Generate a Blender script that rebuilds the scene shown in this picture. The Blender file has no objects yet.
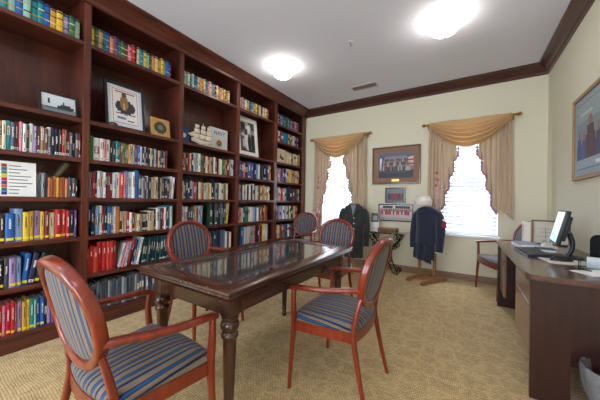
import bpy, bmesh, math, random
from mathutils import Vector, Matrix
RND = random.Random(7)
SC = bpy.context.scene
COL = SC.collection
PI = math.pi
H_CAM = 1.17
CEIL = 3.05
YB = 4.70      # back wall
XR = 0.90      # right wall
XL = -3.20     # left wall (behind the bookcase)
YF = -2.6      # wall behind the camera

# ------------------------------------------------------------------ colour / materials
def lin(c):
    return tuple(((v/255)/12.92 if v/255 <= .04045 else ((v/255+.055)/1.055)**2.4) for v in c)+(1,)
MATS = {}
def mat(name, rgb, rough=.6, metal=0, coat=0, spec=.5, emit=None, es=0, trans=0, ior=1.45, sheen=0):
    if name in MATS: return MATS[name]
    m = bpy.data.materials.new(name); m.use_nodes = True
    b = m.node_tree.nodes['Principled BSDF']
    b.inputs['Base Color'].default_value = lin(rgb)
    b.inputs['Roughness'].default_value = rough
    b.inputs['Metallic'].default_value = metal
    b.inputs['Coat Weight'].default_value = coat
    b.inputs['Coat Roughness'].default_value = .12
    b.inputs['Specular IOR Level'].default_value = spec
    b.inputs['Transmission Weight'].default_value = trans
    b.inputs['IOR'].default_value = ior
    b.inputs['Sheen Weight'].default_value = sheen
    if emit:
        b.inputs['Emission Color'].default_value = lin(emit); b.inputs['Emission Strength'].default_value = es
    MATS[name] = m
    return m
def nodes(m):
    return m.node_tree.nodes, m.node_tree.links, m.node_tree.nodes['Principled BSDF']
def coords(m, scale=(1,1,1), kind='Object'):
    n, l, b = nodes(m)
    t = n.new('ShaderNodeTexCoord'); mp = n.new('ShaderNodeMapping')
    mp.inputs['Scale'].default_value = scale
    l.new(t.outputs[kind], mp.inputs['Vector'])
    return mp.outputs['Vector']
def ramp(m, fac, stops, interp='LINEAR'):
    n, l, b = nodes(m)
    r = n.new('ShaderNodeValToRGB'); r.color_ramp.interpolation = interp
    e = r.color_ramp.elements
    while len(e) < len(stops): e.new(.5)
    for k, (p, c) in enumerate(stops):
        e[k].position = p; e[k].color = lin(c)
    l.new(fac, r.inputs['Fac'])
    return r.outputs['Color']
def bump(m, fac, strength=.3, dist=.01):
    n, l, b = nodes(m)
    bp = n.new('ShaderNodeBump'); bp.inputs['Strength'].default_value = strength; bp.inputs['Distance'].default_value = dist
    l.new(fac, bp.inputs['Height']); l.new(bp.outputs['Normal'], b.inputs['Normal'])
def wood(name, c1, c2, grain='Y', rough=.35, coat=.25, blotch=.5):
    if name in MATS: return MATS[name]
    m = mat(name, c1, rough, coat=coat)
    n, l, b = nodes(m)
    sc = {'X': (1.2, 16, 16), 'Y': (16, 1.2, 16), 'Z': (16, 16, 1.2)}[grain]
    v = coords(m, sc)
    no = n.new('ShaderNodeTexNoise'); no.inputs['Scale'].default_value = 2.2; no.inputs['Detail'].default_value = 5
    no.inputs['Distortion'].default_value = .6
    l.new(v, no.inputs['Vector'])
    v2 = coords(m, (2.2, 2.2, 2.2))
    n2 = n.new('ShaderNodeTexNoise'); n2.inputs['Scale'].default_value = 1.5; n2.inputs['Detail'].default_value = 3
    l.new(v2, n2.inputs['Vector'])
    mx = n.new('ShaderNodeMix'); mx.data_type = 'FLOAT'; mx.inputs[0].default_value = blotch*.6
    l.new(no.outputs['Fac'], mx.inputs[2]); l.new(n2.outputs['Fac'], mx.inputs[3])
    l.new(ramp(m, mx.outputs[0], [(.32, c2), (.68, c1)]), b.inputs['Base Color'])
    return m

def plain(name, rgb, rough=.6, **k): return mat(name, rgb, rough, **k)

M_CASE  = wood('mahogany_long_grain', (106, 50, 34), (58, 27, 20), 'Y', .34, .3)
M_CASEV = wood('mahogany_upright_grain', (116, 56, 38), (64, 30, 22), 'Z', .32, .3)
M_BACKP = wood('mahogany_back_panel', (98, 46, 32), (48, 23, 18), 'Z', .3, .3, 1.0)
M_CROWN = wood('dark_crown_wood_x', (88, 50, 42), (62, 34, 30), 'X', .35, .3)
M_CROWNY = wood('dark_crown_wood_y', (88, 50, 42), (62, 34, 30), 'Y', .35, .3)
M_TABLE = wood('walnut_table_y', (86, 46, 31), (50, 26, 18), 'Y', .25, .5)
M_TABLEX = wood('walnut_table_x', (86, 46, 31), (50, 26, 18), 'X', .25, .5)
M_TLEG  = wood('walnut_table_leg', (72, 38, 26), (44, 23, 17), 'Z', .28, .5)
M_CHAIR = wood('cherry_chair_wood', (138, 46, 20), (98, 28, 12), 'Z', .3, .45, .4)
M_OAK   = wood('pale_oak', (168, 124, 80), (132, 92, 56), 'X', .5, .1)
M_OAKV  = wood('pale_oak_upright', (168, 124, 80), (132, 92, 56), 'Z', .5, .1)
M_DESK  = wood('desk_top_wood', (98, 66, 57), (74, 46, 41), 'Y', .24, .4)
M_DESKV = wood('desk_panel_wood', (58, 29, 26), (36, 18, 18), 'Z', .35, .3)
M_DRAW_LIT  = wood('lit_drawer_wood', (146, 112, 94), (120, 88, 74), 'Y', .3, .35)  # drawer fronts lightened in colour for the light falling on them
M_WHITE = plain('white_paint', (236, 236, 234), .5)
M_BRASS = plain('antique_brass', (168, 130, 70), .3, metal=1)
M_GOLD  = plain('bright_gold', (204, 164, 84), .35, metal=.8)
M_IRON  = plain('black_iron', (32, 28, 27), .45, metal=.6)
M_BLACK = plain('black_plastic', (24, 25, 28), .4)
M_BLKFR = plain('black_frame_lacquer', (26, 25, 27), .3, coat=.3)
M_STEEL = plain('polished_steel', (200, 200, 200), .2, metal=1)
M_GLASS = plain('clear_glass', (245, 250, 250), .02, trans=1, ior=1.45)
M_PANE = bpy.data.materials.new('window_glass'); M_PANE.use_nodes = True
_n = M_PANE.node_tree.nodes; _l = M_PANE.node_tree.links; _t = _n.new('ShaderNodeBsdfTransparent'); _g = _n.new('ShaderNodeBsdfGlossy'); _g.inputs['Roughness'].default_value = .02
_x = _n.new('ShaderNodeMixShader'); _x.inputs[0].default_value = .06; _l.new(_t.outputs[0], _x.inputs[1]); _l.new(_g.outputs[0], _x.inputs[2]); _l.new(_x.outputs[0], _n['Material Output'].inputs['Surface'])
M_ACRY  = plain('clear_acrylic', (238, 246, 248), .0, trans=1, ior=1.12)

# walls
def wallmat(name, c):
    m = mat(name, c, .85)
    n, l, b = nodes(m)
    no = n.new('ShaderNodeTexNoise'); no.inputs['Scale'].default_value = 180; l.new(coords(m), no.inputs['Vector'])
    bump(m, no.outputs['Fac'], .08, .002)
    return m
M_WALL = wallmat('cream_wall_paint', (221, 216, 192))
M_WALLR = wallmat('pale_cream_wall_paint', (222, 219, 197))
M_CEIL = wallmat('flat_white_ceiling', (230, 232, 244))
M_BASEB = wood('taupe_baseboard', (150, 122, 100), (128, 100, 80), 'X', .5, .1)

def carpet():
    m = mat('beige_patterned_carpet', (180, 152, 112), .95, sheen=.2, spec=.1)
    n, l, b = nodes(m)
    v = coords(m, (1, 1, 1))
    def warp(scale, amt):
        nd = n.new('ShaderNodeTexNoise'); nd.inputs['Scale'].default_value = scale; nd.inputs['Detail'].default_value = 1
        l.new(v, nd.inputs['Vector'])
        sb = n.new('ShaderNodeVectorMath'); sb.operation = 'SUBTRACT'; sb.inputs[1].default_value = (.5, .5, .5); l.new(nd.outputs['Color'], sb.inputs[0])
        va = n.new('ShaderNodeVectorMath'); va.operation = 'SCALE'; va.inputs['Scale'].default_value = amt; l.new(sb.outputs[0], va.inputs[0])
        ad = n.new('ShaderNodeVectorMath'); ad.operation = 'ADD'; l.new(v, ad.inputs[0]); l.new(va.outputs[0], ad.inputs[1])
        return ad.outputs[0]
    br = n.new('ShaderNodeTexBrick'); br.inputs['Scale'].default_value = 1
    br.inputs['Brick Width'].default_value = .022; br.inputs['Row Height'].default_value = .013
    br.inputs['Mortar Size'].default_value = .0028; br.inputs['Mortar Smooth'].default_value = .7
    br.inputs['Color1'].default_value = (1, 1, 1, 1); br.inputs['Color2'].default_value = (.55, .55, .55, 1); br.inputs['Mortar'].default_value = (.12, .12, .12, 1)
    l.new(warp(7, .03), br.inputs['Vector'])
    vo = n.new('ShaderNodeTexVoronoi'); vo.feature = 'DISTANCE_TO_EDGE'; vo.inputs['Scale'].default_value = 7; vo.inputs['Randomness'].default_value = .55
    l.new(warp(9, .09), vo.inputs['Vector'])
    mr = n.new('ShaderNodeMapRange'); mr.inputs[1].default_value = .01; mr.inputs[2].default_value = .16; mr.inputs[3].default_value = 1; mr.inputs[4].default_value = .35
    l.new(vo.outputs['Distance'], mr.inputs[0])
    mx = n.new('ShaderNodeMix'); mx.data_type = 'FLOAT'; mx.inputs[0].default_value = .22
    rb = n.new('ShaderNodeRGBToBW'); l.new(br.outputs['Color'], rb.inputs[0])
    l.new(rb.outputs[0], mx.inputs[2]); l.new(mr.outputs[0], mx.inputs[3])
    nf = n.new('ShaderNodeTexNoise'); nf.inputs['Scale'].default_value = 60; nf.inputs['Detail'].default_value = 3; l.new(v, nf.inputs['Vector'])
    m2 = n.new('ShaderNodeMix'); m2.data_type = 'FLOAT'; m2.inputs[0].default_value = .35
    l.new(mx.outputs[0], m2.inputs[2]); l.new(nf.outputs['Fac'], m2.inputs[3])
    l.new(ramp(m, m2.outputs[0], [(.22, (112, 88, 52)), (.46, (180, 150, 100)), (.75, (216, 188, 134))]), b.inputs['Base Color'])
    bump(m, m2.outputs[0], .5, .006)
    return m
M_CARPET = carpet()

def stripe_mat():
    m = mat('blue_and_taupe_striped_fabric', (150, 140, 125), .75, sheen=.15, spec=.25)
    n, l, b = nodes(m)
    t = n.new('ShaderNodeAttribute'); t.attribute_name = 'stripe'
    a = n.new('ShaderNodeMath'); a.operation = 'MULTIPLY_ADD'; a.inputs[1].default_value = 1/.068; a.inputs[2].default_value = 20.13
    l.new(t.outputs['Fac'], a.inputs[0])
    f = n.new('ShaderNodeMath'); f.operation = 'FRACT'; l.new(a.outputs[0], f.inputs[0])
    T = (122, 104, 88); N = (22, 32, 54); B = (22, 72, 120); G = (92, 98, 108)
    st = [(0, T), (.2, N), (.26, B), (.42, N), (.47, T), (.64, G), (.70, N), (.84, G), (.90, T)]
    l.new(ramp(m, f.outputs[0], st, 'CONSTANT'), b.inputs['Base Color'])
    return m
M_STRIPE = stripe_mat()

def cloth(name, rgb, tr=.45, rough=.8, rgb2=None):
    m = mat(name, rgb, rough, sheen=.2, spec=.15)
    n, l, b = nodes(m)
    out = n['Material Output']
    tl = n.new('ShaderNodeBsdfTranslucent'); tl.inputs['Color'].default_value = lin(rgb2 or rgb)
    mx = n.new('ShaderNodeMixShader'); mx.inputs[0].default_value = tr
    l.new(b.outputs[0], mx.inputs[1]); l.new(tl.outputs[0], mx.inputs[2]); l.new(mx.outputs[0], out.inputs['Surface'])
    return m
M_SWAG = cloth('gold_swag_satin', (220, 188, 140), .3, .5, (255, 208, 146))
M_DRAPE = cloth('taupe_gold_drape', (216, 194, 166), .22, .6, (228, 206, 184))
M_LINING = cloth('mauve_lining', (190, 150, 160), .35, .7)
def floral():
    m = cloth('pink_floral_lining', (222, 180, 176), .3, .7)
    n, l, b = nodes(m)
    vo = n.new('ShaderNodeTexVoronoi'); vo.inputs['Scale'].default_value = 17; l.new(coords(m), vo.inputs['Vector'])
    l.new(ramp(m, vo.outputs['Distance'], [(.2, (176, 66, 74)), (.42, (216, 140, 136)), (.6, (236, 210, 200))]), b.inputs['Base Color'])
    return m
M_FLORAL = floral()
M_BLIND = cloth('white_blind_slat', (228, 233, 242), .11, .4)

# ------------------------------------------------------------------ mesh builder
class MB:
    def __init__(s): s.v = []; s.f = []; s.m = []; s.mats = []
    def mi(s, m):
        if m not in s.mats: s.mats.append(m)
        return s.mats.index(m)
    def add(s, vs, fs, m):
        o = len(s.v); k = s.mi(m)
        s.v += [tuple(x) for x in vs]
        for f in fs: s.f.append(tuple(i+o for i in f)); s.m.append(k)
    def box(s, a, b, m, bev=0, M=None):
        (x0, y0, z0), (x1, y1, z1) = a, b
        if bev:
            bm = bmesh.new(); bmesh.ops.create_cube(bm, size=1)
            for v in bm.verts:
                v.co = Vector(((x0+x1)/2+v.co.x*(x1-x0), (y0+y1)/2+v.co.y*(y1-y0), (z0+z1)/2+v.co.z*(z1-z0)))
            bmesh.ops.bevel(bm, geom=list(bm.edges), offset=bev, segments=2, profile=.6, affect='EDGES')
            bm.verts.index_update()
            vs = [v.co.copy() for v in bm.verts]; fs = [[v.index for v in f.verts] for f in bm.faces]; bm.free()
        else:
            vs = [Vector(p) for p in ((x0,y0,z0),(x1,y0,z0),(x1,y1,z0),(x0,y1,z0),(x0,y0,z1),(x1,y0,z1),(x1,y1,z1),(x0,y1,z1))]
            fs = [(0,3,2,1),(4,5,6,7),(0,1,5,4),(1,2,6,5),(2,3,7,6),(3,0,4,7)]
        if M is not None: vs = [M @ v for v in vs]
        s.add(vs, fs, m)
    def prism(s, poly, axis, a, b, m, M=None):
        # poly: 2D points; axis: which axis is extruded; the other two in cyclic order x,y,z without axis
        n = len(poly); vs = []
        for t in (a, b):
            for p, q in poly:
                vs.append(Vector({'X': (t, p, q), 'Y': (p, t, q), 'Z': (p, q, t)}[axis]))
        if M is not None: vs = [M @ v for v in vs]
        fs = [tuple(range(n)), tuple(range(2*n-1, n-1, -1))]
        for i in range(n): j = (i+1) % n; fs.append((i, i+n, j+n, j))
        s.add(vs, fs, m)
    def lathe(s, prof, m, n=20, c=(0,0,0), M=None, sx=1, sy=1, rot=0):
        vs = []; fs = []
        for r, z in prof:
            for k in range(n):
                a = 2*PI*k/n+rot; vs.append(Vector((c[0]+r*math.cos(a)*sx, c[1]+r*math.sin(a)*sy, c[2]+z)))
        if M is not None: vs = [M @ v for v in vs]
        for i in range(len(prof)-1):
            for k in range(n):
                j = (k+1) % n; fs.append((i*n+k, i*n+j, (i+1)*n+j, (i+1)*n+k))
        fs.append(tuple(range(n-1, -1, -1))); fs.append(tuple((len(prof)-1)*n+k for k in range(n)))
        s.add(vs, fs, m)
    def sweep(s, path, sec, m, closed=False, up=None, scales=None, cap=True):
        # path: Vectors; sec: 2D cross-section [(side,up)]; frames kept against an up hint
        P = [Vector(p) for p in path]; n = len(P); k = len(sec); vs = []; fs = []
        U = Vector(up) if up else Vector((0, 0, 1))
        for i in range(n):
            if closed: t = P[(i+1) % n]-P[i-1]
            else: t = P[min(i+1, n-1)]-P[max(i-1, 0)]
            t.normalize(); side = t.cross(U)
            if side.length < 1e-4: side = t.cross(Vector((1, 0, 0)))
            side.normalize(); u = side.cross(t)
            c = scales[i] if scales else 1
            for a, b in sec:
                ca, cb = (c if isinstance(c, tuple) else (c, c))
                vs.append(P[i]+side*a*ca+u*b*cb)
        for i in range(n if closed else n-1):
            i2 = (i+1) % n
            for j in range(k): j2 = (j+1) % k; fs.append((i*k+j, i*k+j2, i2*k+j2, i2*k+j))
        if not closed and cap: fs.append(tuple(range(k-1, -1, -1))); fs.append(tuple((n-1)*k+j for j in range(k)))
        s.add(vs, fs, m)
    def tube(s, path, r, m, n=8, closed=False, up=None, scales=None):
        s.sweep(path, [(math.cos(2*PI*k/n)*r, math.sin(2*PI*k/n)*r) for k in range(n)], m, closed, up, scales)
    def grid(s, fn, nu, nv, m, closeu=False):
        vs = [fn(i/nu, j/nv) for j in range(nv+1) for i in range(nu+(0 if closeu else 1))]
        w = nu if closeu else nu+1; fs = []
        for j in range(nv):
            for i in range(nu):
                i2 = (i+1) % w; fs.append((j*w+i, j*w+i2, (j+1)*w+i2, (j+1)*w+i))
        s.add(vs, fs, m)
    def build(s, name, parent=None, smooth=None, solid=0):
        me = bpy.data.meshes.new(name); me.from_pydata(s.v, [], s.f); me.validate()
        for m in s.mats: me.materials.append(m)
        if len(me.polygons) == len(s.m): me.polygons.foreach_set('material_index', s.m)
        bm = bmesh.new(); bm.from_mesh(me); bmesh.ops.recalc_face_normals(bm, faces=bm.faces); bm.to_mesh(me); bm.free()
        if smooth:
            me.polygons.foreach_set('use_smooth', [True]*len(me.polygons)); me.set_sharp_from_angle(angle=math.radians(smooth))
        o = bpy.data.objects.new(name, me); COL.objects.link(o)
        if parent: o.parent = parent
        if solid:
            md = o.modifiers.new('thickness', 'SOLIDIFY'); md.thickness = solid
        return o
def tag(o, label=None, cat=None, group=None, kind=None):
    if label: o['label'] = label
    if cat: o['category'] = cat
    if group: o['group'] = group
    if kind: o['kind'] = kind
    return o
def empty(name, loc, rz=0, label=None, cat=None, group=None):
    o = bpy.data.objects.new(name, None); COL.objects.link(o); o.location = loc; o.rotation_euler = (0, 0, rz)
    return tag(o, label, cat, group)
def copy_tree(o, parent=None):
    c = o.copy(); COL.objects.link(c)
    if parent: c.parent = parent
    for ch in [x for x in bpy.data.objects if x.parent == o]: copy_tree(ch, c)
    return c
def struct(o): o['kind'] = 'structure'; return o
def rrect(w, h, r, n=3):
    pts = []
    for cx, cy, a0 in ((w/2-r, h/2-r, 0), (-w/2+r, h/2-r, 90), (-w/2+r, -h/2+r, 180), (w/2-r, -h/2+r, 270)):
        for k in range(n+1):
            a = math.radians(a0+90*k/n); pts.append((cx+r*math.cos(a), cy+r*math.sin(a)))
    return pts
def spline(pts, n=8):
    P = [Vector(p) for p in pts]; out = []
    for i in range(len(P)-1):
        p0 = P[max(i-1, 0)]; p1 = P[i]; p2 = P[i+1]; p3 = P[min(i+2, len(P)-1)]
        for k in range(n):
            t = k/n; out.append(.5*((2*p1)+(p2-p0)*t+(2*p0-5*p1+4*p2-p3)*t*t+(3*p1-p0-3*p2+p3)*t**3))
    out.append(P[-1]); return out
def text_mesh(s, size, mt, name, parent, M, extrude=.0008):
    cu = bpy.data.curves.new(name, 'FONT'); cu.body = s; cu.size = size; cu.align_x = 'CENTER'; cu.align_y = 'CENTER'; cu.extrude = extrude
    o = bpy.data.objects.new(name, cu); COL.objects.link(o)
    dg = bpy.context.evaluated_depsgraph_get(); me = bpy.data.meshes.new_from_object(o.evaluated_get(dg))
    bpy.data.objects.remove(o); me.transform(M); me.materials.clear(); me.materials.append(mt)
    t = bpy.data.objects.new(name, me); COL.objects.link(t); t.parent = parent
    return t

# ================================================================== ROOM
W1 = (-2.47, -1.74, .69, 2.30)
W2 = (-.36, .38, .69, 2.30)
m = MB(); m.box((XL-.1, YF-.1, -.06), (XR+.1, YB+.14, 0), M_CARPET); struct(m.build('floor'))
m = MB(); m.box((XL-.1, YF-.1, CEIL), (XR+.1, YB+.14, CEIL+.08), M_CEIL); struct(m.build('ceiling'))
m = MB()
T = .14
xs = [XL-.1, W1[0], W1[1], W2[0], W2[1], XR+.1]
for k in range(5):
    if k in (1, 3):
        w = W1 if k == 1 else W2
        m.box((xs[k], YB, 0), (xs[k+1], YB+T, w[2]), M_WALL); m.box((xs[k], YB, w[3]), (xs[k+1], YB+T, CEIL), M_WALL)
    else: m.box((xs[k], YB, 0), (xs[k+1], YB+T, CEIL), M_WALL)
struct(m.build('wall_back'))
m = MB(); m.box((XR, YF, 0), (XR+.1, YB, CEIL), M_WALLR); struct(m.build('wall_right'))
m = MB(); m.box((XL-.1, YF, 0), (XL, YB, CEIL), M_WALL); struct(m.build('wall_left'))
FILL_WS = [(-2.7, -1.3, .6, 2.7), (-.7, .5, .8, 2.4)]  # made-up windows behind the camera, added for frontal daylight
m = MB(); xs = [XL-.1, FILL_WS[0][0], FILL_WS[0][1], FILL_WS[1][0], FILL_WS[1][1], XR+.1]
for k in range(5):
    if k in (1, 3): w_ = FILL_WS[k//2]; m.box((xs[k], YF-.1, 0), (xs[k+1], YF, w_[2]), M_WALL); m.box((xs[k], YF-.1, w_[3]), (xs[k+1], YF, CEIL), M_WALL)
    else: m.box((xs[k], YF-.1, 0), (xs[k+1], YF, CEIL), M_WALL)
struct(m.build('wall_front'))
for n_, (x0, x1, z0, z1) in enumerate(FILL_WS):
    m = MB()
    for a, b in (((x0, z0), (x0+.05, z1)), ((x1-.05, z0), (x1, z1)), ((x0+.05, z0), (x1-.05, z0+.05)), ((x0+.05, z1-.05), (x1-.05, z1)), ((x0+.05, 1.6), (x1-.05, 1.65))): m.box((a[0], YF-.08, a[1]), (b[0], YF-.03, b[1]), M_WHITE)
    struct(m.build('window_%d' % (n_+3)))  # frame of an added, unseen fill window
# baseboards
m = MB(); m.box((-2.86, YB-.016, 0), (XR, YB, .1), M_BASEB, .004); struct(m.build('baseboard_back'))
m = MB(); m.box((XR-.016, YF, 0), (XR, YB-.017, .1), M_BASEB, .004); struct(m.build('baseboard_right'))
# crown mouldings of the room
CR = [(0, 0), (.115, 0), (.115, -.022), (.095, -.03), (.07, -.055), (.05, -.09), (.028, -.105), (.028, -.13), (0, -.14)]
m = MB(); m.prism([(YB-a, CEIL+b) for a, b in CR], 'X', -2.86, XR, M_CROWN); struct(m.build('trim_1', smooth=30))
m = MB(); m.prism([(XR-a, CEIL+b) for a, b in CR], 'Y', YF, YB, M_CROWNY); struct(m.build('trim_2', smooth=30))

M_SKYP = M_GLASS
def window(w, n):
    x0, x1, z0, z1 = w
    r = empty('window_%d' % n, ((x0+x1)/2, YB+.07, z0)); struct(r); off = Vector(r.location)
    def P(o): o.location = -off; o.parent = r; return o
    m = MB(); fw = .05; y0, y1 = YB+.075, YB+.12
    m.box((x0, y0, z0), (x0+fw, y1, z1), M_WHITE); m.box((x1-fw, y0, z0), (x1, y1, z1), M_WHITE)
    m.box((x0+fw, y0, z0), (x1-fw, y1, z0+fw), M_WHITE); m.box((x0+fw, y0, z1-fw), (x1-fw, y1, z1), M_WHITE)
    zm = 1.47; m.box((x0+fw, y0-.01, zm-.03), (x1-fw, y1, zm+.03), M_WHITE)
    P(m.build('window_frame'))
    m = MB(); m.box((x0+fw, YB+.095, z0+fw), (x1-fw, YB+.1, z1-fw), M_PANE); P(m.build('glass_pane'))
    m = MB(); m.box((x0-.03, YB-.04, z0-.035), (x1+.03, YB+.074, z0), M_WHITE, .006); P(m.build('window_sill'))
    # blind
    b = empty('window_blind', ((x0+x1)/2, YB+.035, z1), label='white horizontal slat blind lowered in the %s window' % ('left' if n == 1 else 'right'), cat='window blind')
    off2 = Vector(b.location)
    def Q(o): o.location = -off2; o.parent = b; return o
    m = MB(); m.box((x0+.008, YB+.01, z1-.05), (x1-.008, YB+.065, z1-.001), M_WHITE, .004); Q(m.build('head_rail'))
    m = MB(); z = z0+.045; k = 0
    while z < z1-.06:
        a = math.radians(66); d = .0295
        pts = [(YB+.037-d*math.cos(a), z-d*math.sin(a)), (YB+.037, z+.003), (YB+.037+d*math.cos(a), z+d*math.sin(a)), (YB+.037, z)]
        m.prism(pts, 'X', x0+.012, x1-.012, M_BLIND); z += .0585
    Q(m.build('slats'))
    m = MB(); m.box((x0+.01, YB+.012, z0+.004), (x1-.01, YB+.062, z0+.022), M_WHITE, .003); Q(m.build('bottom_rail'))
    m = MB()
    for t in (.2, .8):
        x = x0+(x1-x0)*t; m.box((x-.0015, YB+.012, z0+.02), (x+.0015, YB+.0135, z1-.05), M_WHITE)
    Q(m.build('ladder_cord'))
window(W1, 1); window(W2, 2)

# ================================================================== BOOKCASE
FX = -2.86          # face
BK = XL+.012        # inner face of the back panel
POSTS = [(-.03, .03), (.903, .955), (1.815, 1.868), (2.725, 2.785), (3.62, 3.70), (4.53, 4.66)]
ROWS = [.125, .48, .825, 1.17, 1.515, 1.865, 2.55]
bc = empty('bookcase', (FX, 2.3, 0), label='wall-to-wall built-in mahogany bookcase with five bays of shelves', cat='bookcase')
def bcp(mb, name, smooth=None):
    o = mb.build(name, bc, smooth); o.location = -Vector(bc.location); return o
m = MB(); m.box((XL+.001, -.03, .0), (BK, YB-.001, CEIL-.002), M_BACKP); bcp(m, 'back_panel')
for k, (a, b) in enumerate(POSTS):
    m = MB(); m.box((FX-.02, a, .1), (FX, b, 2.9), M_CASEV, .003)
    for q in (a+.012, b-.012): m.box((FX-.001, q-.002, .12), (FX+.002, q+.002, 2.88), M_CASEV)
    bcp(m, 'stile')
    m = MB(); c = (a+b)/2; w = .022 if k < 5 else .03
    if k == 5: c = b-.035
    m.box((BK+.0005, c-w, .1), (FX-.0205, c+w, 2.954), M_BACKP); bcp(m, 'divider')
for k in range(5):
    y0 = (POSTS[k][0]+POSTS[k][1])/2+.0225; y1 = (POSTS[k+1][0]+POSTS[k+1][1])/2-.0225
    if k == 4: y1 = POSTS[5][1]-.0655
    rows = ROWS+([2.24] if k == 4 else [])
    for z in sorted(rows):
        m = MB(); m.box((BK+.001, y0, z-.026), (FX-.021, y1, z), M_CASE)
        m.box((FX-.0205, POSTS[k][1]+.0005, z-.036), (FX-.001, POSTS[k+1][0]-.0005, z), M_CASE, .003)
        bcp(m, 'shelf')
# frieze and crown
m = MB(); m.box((BK+.001, -.03, 2.955), (FX-.021, YB-.002, 2.975), M_CASE); bcp(m, 'top_board')
m = MB(); m.box((FX-.02, -.03, 2.9), (FX+.004, YB-.001, 3.0), M_CASE); bcp(m, 'frieze')
prof = [(0, 2.905), (.012, 2.9), (.02, 2.915), (.02, 2.935), (.035, 2.95), (.045, 2.975), (.07, 2.995), (.1, 3.01), (.1, 3.022), (.118, 3.028), (.118, CEIL-.002), (0, CEIL-.002)]
m = MB(); m.prism([(FX+.0045+a, b) for a, b in prof], 'Y', -.03, YB-.116, M_CASE); bcp(m, 'crown_moulding', 30)
m = MB(); m.box((FX-.02, -.03, 0), (FX+.012, YB-.02, .098), M_CASE, .004); m.box((FX-.02, -.03, .098), (FX+.006, YB-.02, .0995), M_CASE); bcp(m, 'plinth')

# ================================================================== BOOKS
BC = dict(cream=(214,200,168), tan=(176,142,102), brown=(104,66,44), darkbrown=(58,40,34), white=(222,220,216), grey=(146,148,152),
  darkgrey=(72,74,80), black=(30,30,34), navy=(32,42,78), blue=(38,96,170), lightblue=(122,152,196), teal=(34,132,142), darkteal=(24,66,74),
  green=(58,112,64), darkgreen=(38,62,48), olive=(104,100,58), yellow=(224,186,50), gold=(190,146,64), orange=(204,122,70), red=(176,38,40),
  crimson=(190,26,62), darkred=(112,30,34), pink=(212,120,140), purple=(104,70,128), lilac=(152,132,178), palegrey=(188,192,196),
  coral=(204,70,52), rust=(150,78,40), mint=(140,186,168), violet=(120,60,170), slate=(84,98,118))
CN = dict(darkbrown='dark brown', darkgrey='dark grey', lightblue='light blue', darkteal='dark teal', darkgreen='dark green', darkred='dark red', palegrey='pale grey', lilac='lilac', mint='mint green', slate='slate grey', coral='orange red', rust='rust brown')
for k, c in BC.items(): mat('book_cover_'+k, c, .5, spec=.4)
M_PAGE = plain('book_pages', (214, 204, 182), .9)
M_STK = plain('yellow_sticker', (236, 214, 60), .5)
M_TAG = plain('white_label', (232, 230, 224), .6)
M_INK = plain('dark_print', (40, 38, 44), .6)
LIGHT = {'cream','tan','white','palegrey','yellow','gold','lightblue','mint','pink','grey','lilac'}
BM_ = {k: MATS['book_cover_'+k] for k in BC}
# row spec: (bay, row index from the top, shelf z, y start, y end, default height, text)
# token: colour[*width][@height cm][/lean degrees][#s sticker | #n none | #b banded]
R = []
def row(bay, z, y0, y1, h, txt, depth=.17, setback=.025): R.append((bay, z, y0, y1, h, txt.split(), depth, setback))
# ---- bay 1
row(1, 2.55, .22, .885, .185, 'purple#b cream#b teal#b pink#b cream#b teal#b mint#b blue#b mint#b teal#b teal#b blue#b gold#b yellow#b lilac#b green#b mint#b')
row(1, 1.515, .26, .90, .225, 'brown cream@24 tan cream@26 cream cream grey tan cream teal slate brown pink*.8 white green*.8 white lilac brown tan brown white@23 navy black*1.2 darkbrown red*.6 tan*.6 darkred slate black darkgrey darkred*.7')
row(1, 1.17, .63, .69, .19, 'grey*.5 slate*.5 pink*.5 mint*.5 grey*.5 lilac*.5 slate*.5 darkgrey*.5', .15)
row(1, 1.17, .69, .82, .165, 'orange*.5#n rust*.5#n orange*.5#n gold*.5#n orange*.5#n rust*.5#n orange*.5#n', .13)
row(1, 1.17, .822, .885, .17, 'darkgrey slate black*.6')
row(1, .825, .24, .885, .225, 'red@22 cream grey navy@21 palegrey@22 teal*.5@21 darkbrown*.9@21#s blue*1.4@21.5#s lightblue*1.3@25#s yellow#s gold*.7#s lilac*1.2#s yellow*.7#s darkred*.8#s cream*1.1#s red*1.2@24#s coral@24#s red*.6@23 navy@23#s purple*.5@23')
row(1, .48, .24, .70, .225, 'navy@22 brown grey@20 darkbrown#s black@22#s black#s darkgrey*.7 lilac@22#s lightblue*.8@22#s blue@24/6#s navy@24/9 darkgreen@23/13#s')
row(1, .125, .22, .86, .235, 'green#s blue#s teal#s blue*.8 teal#s mint*.8#s teal*1.2#s mint*.8#s crimson*1.1#s red#s pink*.7 crimson#s red*.8#s pink*.6 lilac#s gold*1.1#s yellow*.7#s teal#s mint*.6#s blue#s blue*1.1#s navy*.7 lilac#s purple*.8#s lilac*.8 navy lilac#s purple blue#s')
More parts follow.
